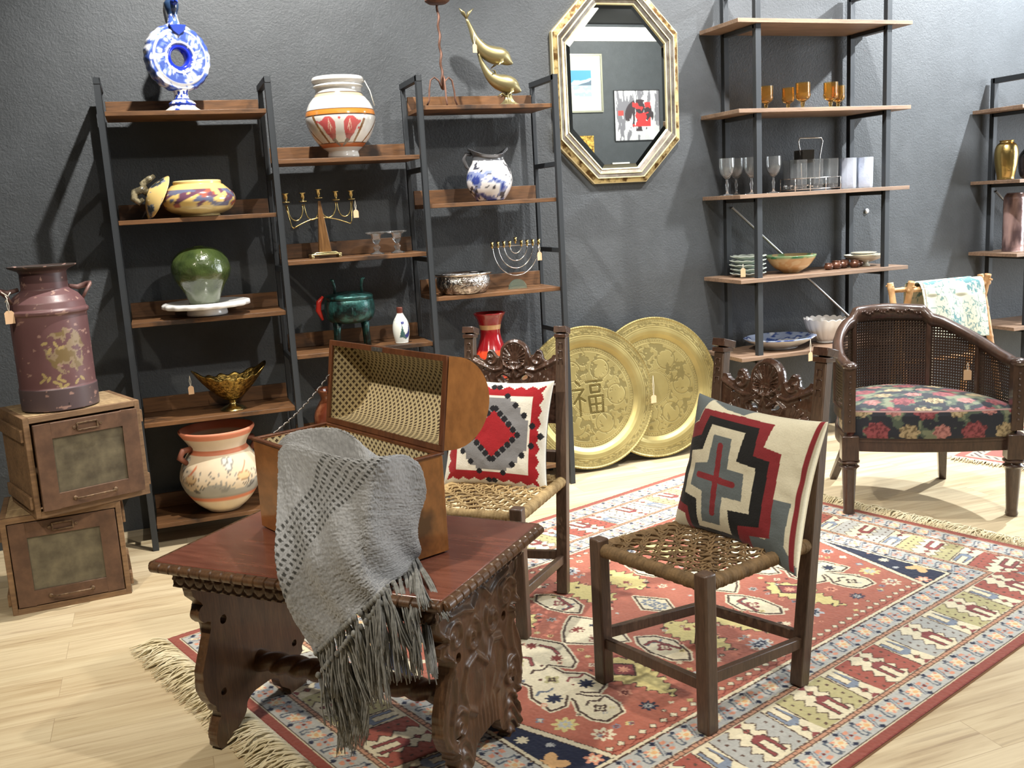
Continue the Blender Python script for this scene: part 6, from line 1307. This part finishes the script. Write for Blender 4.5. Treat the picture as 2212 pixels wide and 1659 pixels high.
picture('abstract_canvas', 'square abstract canvas in red, black and white, seen reflected in the mirror', 6.13, 2.570, .66, .64, .006, mat('canvas_edge', lin(60, 60, 62), .8), abstract, 'painting')
picture('gilt_picture', 'ornate wide gold frame, seen reflected at the lower left of the mirror', 5.24, 2.06, .50, .54, .13, mat('carved_gilt', lin(206, 170, 84), .35, .8, var=(30, lin(120, 88, 36), .4, .6), bmp=(40, 1, .012)), lambda u, v: np.ones(u.shape+(3,))*W_(lin(150, 140, 110)), 'frame')
o = MB().box(0, .01, 0, .25, .02, .16).build('white_placard', mat('white_card', (.7, .7, .7), .6), None); o.location = (5.87, -1.6, 1.90); tag(o, 'plain white placard low on the far wall, seen at the bottom of the mirror', 'placard')
# ================================================================ BAMBOO RACK WITH CLOTH
def rack():
    t = thing('bamboo_rack', 'folding bamboo rack of crossed poles behind the caned armchair', 'rack', (4.29, 4.43, 0), 0); bm_ = mat('pale_bamboo', lin(196, 158, 112), .45, var=(16, lin(158, 116, 74)), bmp=(60, .2, .001))
    def pole(p, q, r, nm):
        p, q = Vector(p), Vector(q); L = (q-p).length; n = int(L/.008); rs = [r*(1+.16*math.exp(-((((k*.008) % .17)-.085)/.007)**2)) for k in range(n+1)]; MB().tube([p.lerp(q, k/n) for k in range(n+1)], rs, 12).build(nm, bm_, t, smooth='all')
    for s, xo in ((-1, -.335), (1, .335)):
        pole((xo, -.17, 0), (xo, .055, .945), .018, 'pole'); pole((xo-s*.055, .17, 0), (xo-s*.055, -.055, .955), .019, 'pole')
    pole((-.34, .045, .90), (.34, .045, .90), .014, 'crossbar'); pole((-.30, -.045, .905), (.30, -.045, .905), .014, 'crossbar'); pole((-.34, .0, .48), (.34, .0, .48), .012, 'crossbar')
    for x in (-.335, -.28, .28, .335): MB().cyl((x, -.085 if abs(x) < .3 else .03, .925), (x+.0, -.03 if abs(x) < .3 else .085, .925), .006, seg=8).build('peg', bm_, t)
    # cloth
    n, m = 130, 150; prof_ = crom([(.075, .62), (.070, .75), (.062, .88), (.045, .925), (.0, .920), (-.045, .930), (-.068, .90), (-.085, .80), (-.098, .70), (-.106, .60)], m)
    U = np.linspace(-.225, .235, n)[:, None]*np.ones((1, m)); P = np.stack([U+(prof_[None, :, 1]-.9)*-.06*(prof_[None, :, 0] < 0), prof_[None, :, 0]+.006*np.sin(U*30)*(np.abs(prof_[None, :, 1]-.9) > .05), prof_[None, :, 1]+.0*U], -1); P[:, :, 2] -= .05*np.clip(U, -1, 1)*(prof_[None, :, 0] < -.07)
    v = np.linspace(0, .75, m)[None, :]*np.ones((n, 1)); c = np.zeros((n, m, 3)); c[:] = W_(lin(186, 188, 168)); f = fbm(U*20+7, v*20, 55, 4); g = fbm(U*60, v*60, 57, 3); k = (np.abs(f-.5) < .016) | ((f > .62) & (g > .5)); c[k] = W_(lin(104, 132, 130)); c[(np.abs(fbm(U*9, v*9, 66, 3)-.5) < .008)] = W_(lin(92, 122, 122)); c[(fbm(U*7, v*7, 68, 2) > .68) & (g > .45)] = W_(lin(84, 124, 128)); c[(np.abs(U+.205) < .003)] = W_(lin(120, 110, 90))
    o = gridmesh('printed_cloth', P, vcmat('printed_cotton', .85), None, c); o.location = (4.29, 4.43, .012); md = o.modifiers.new('s', 'SOLIDIFY'); md.thickness = .003
    tag(o, 'cream cloth printed with blue-green foliage, folded over the bamboo rack', 'cloth')
rack()
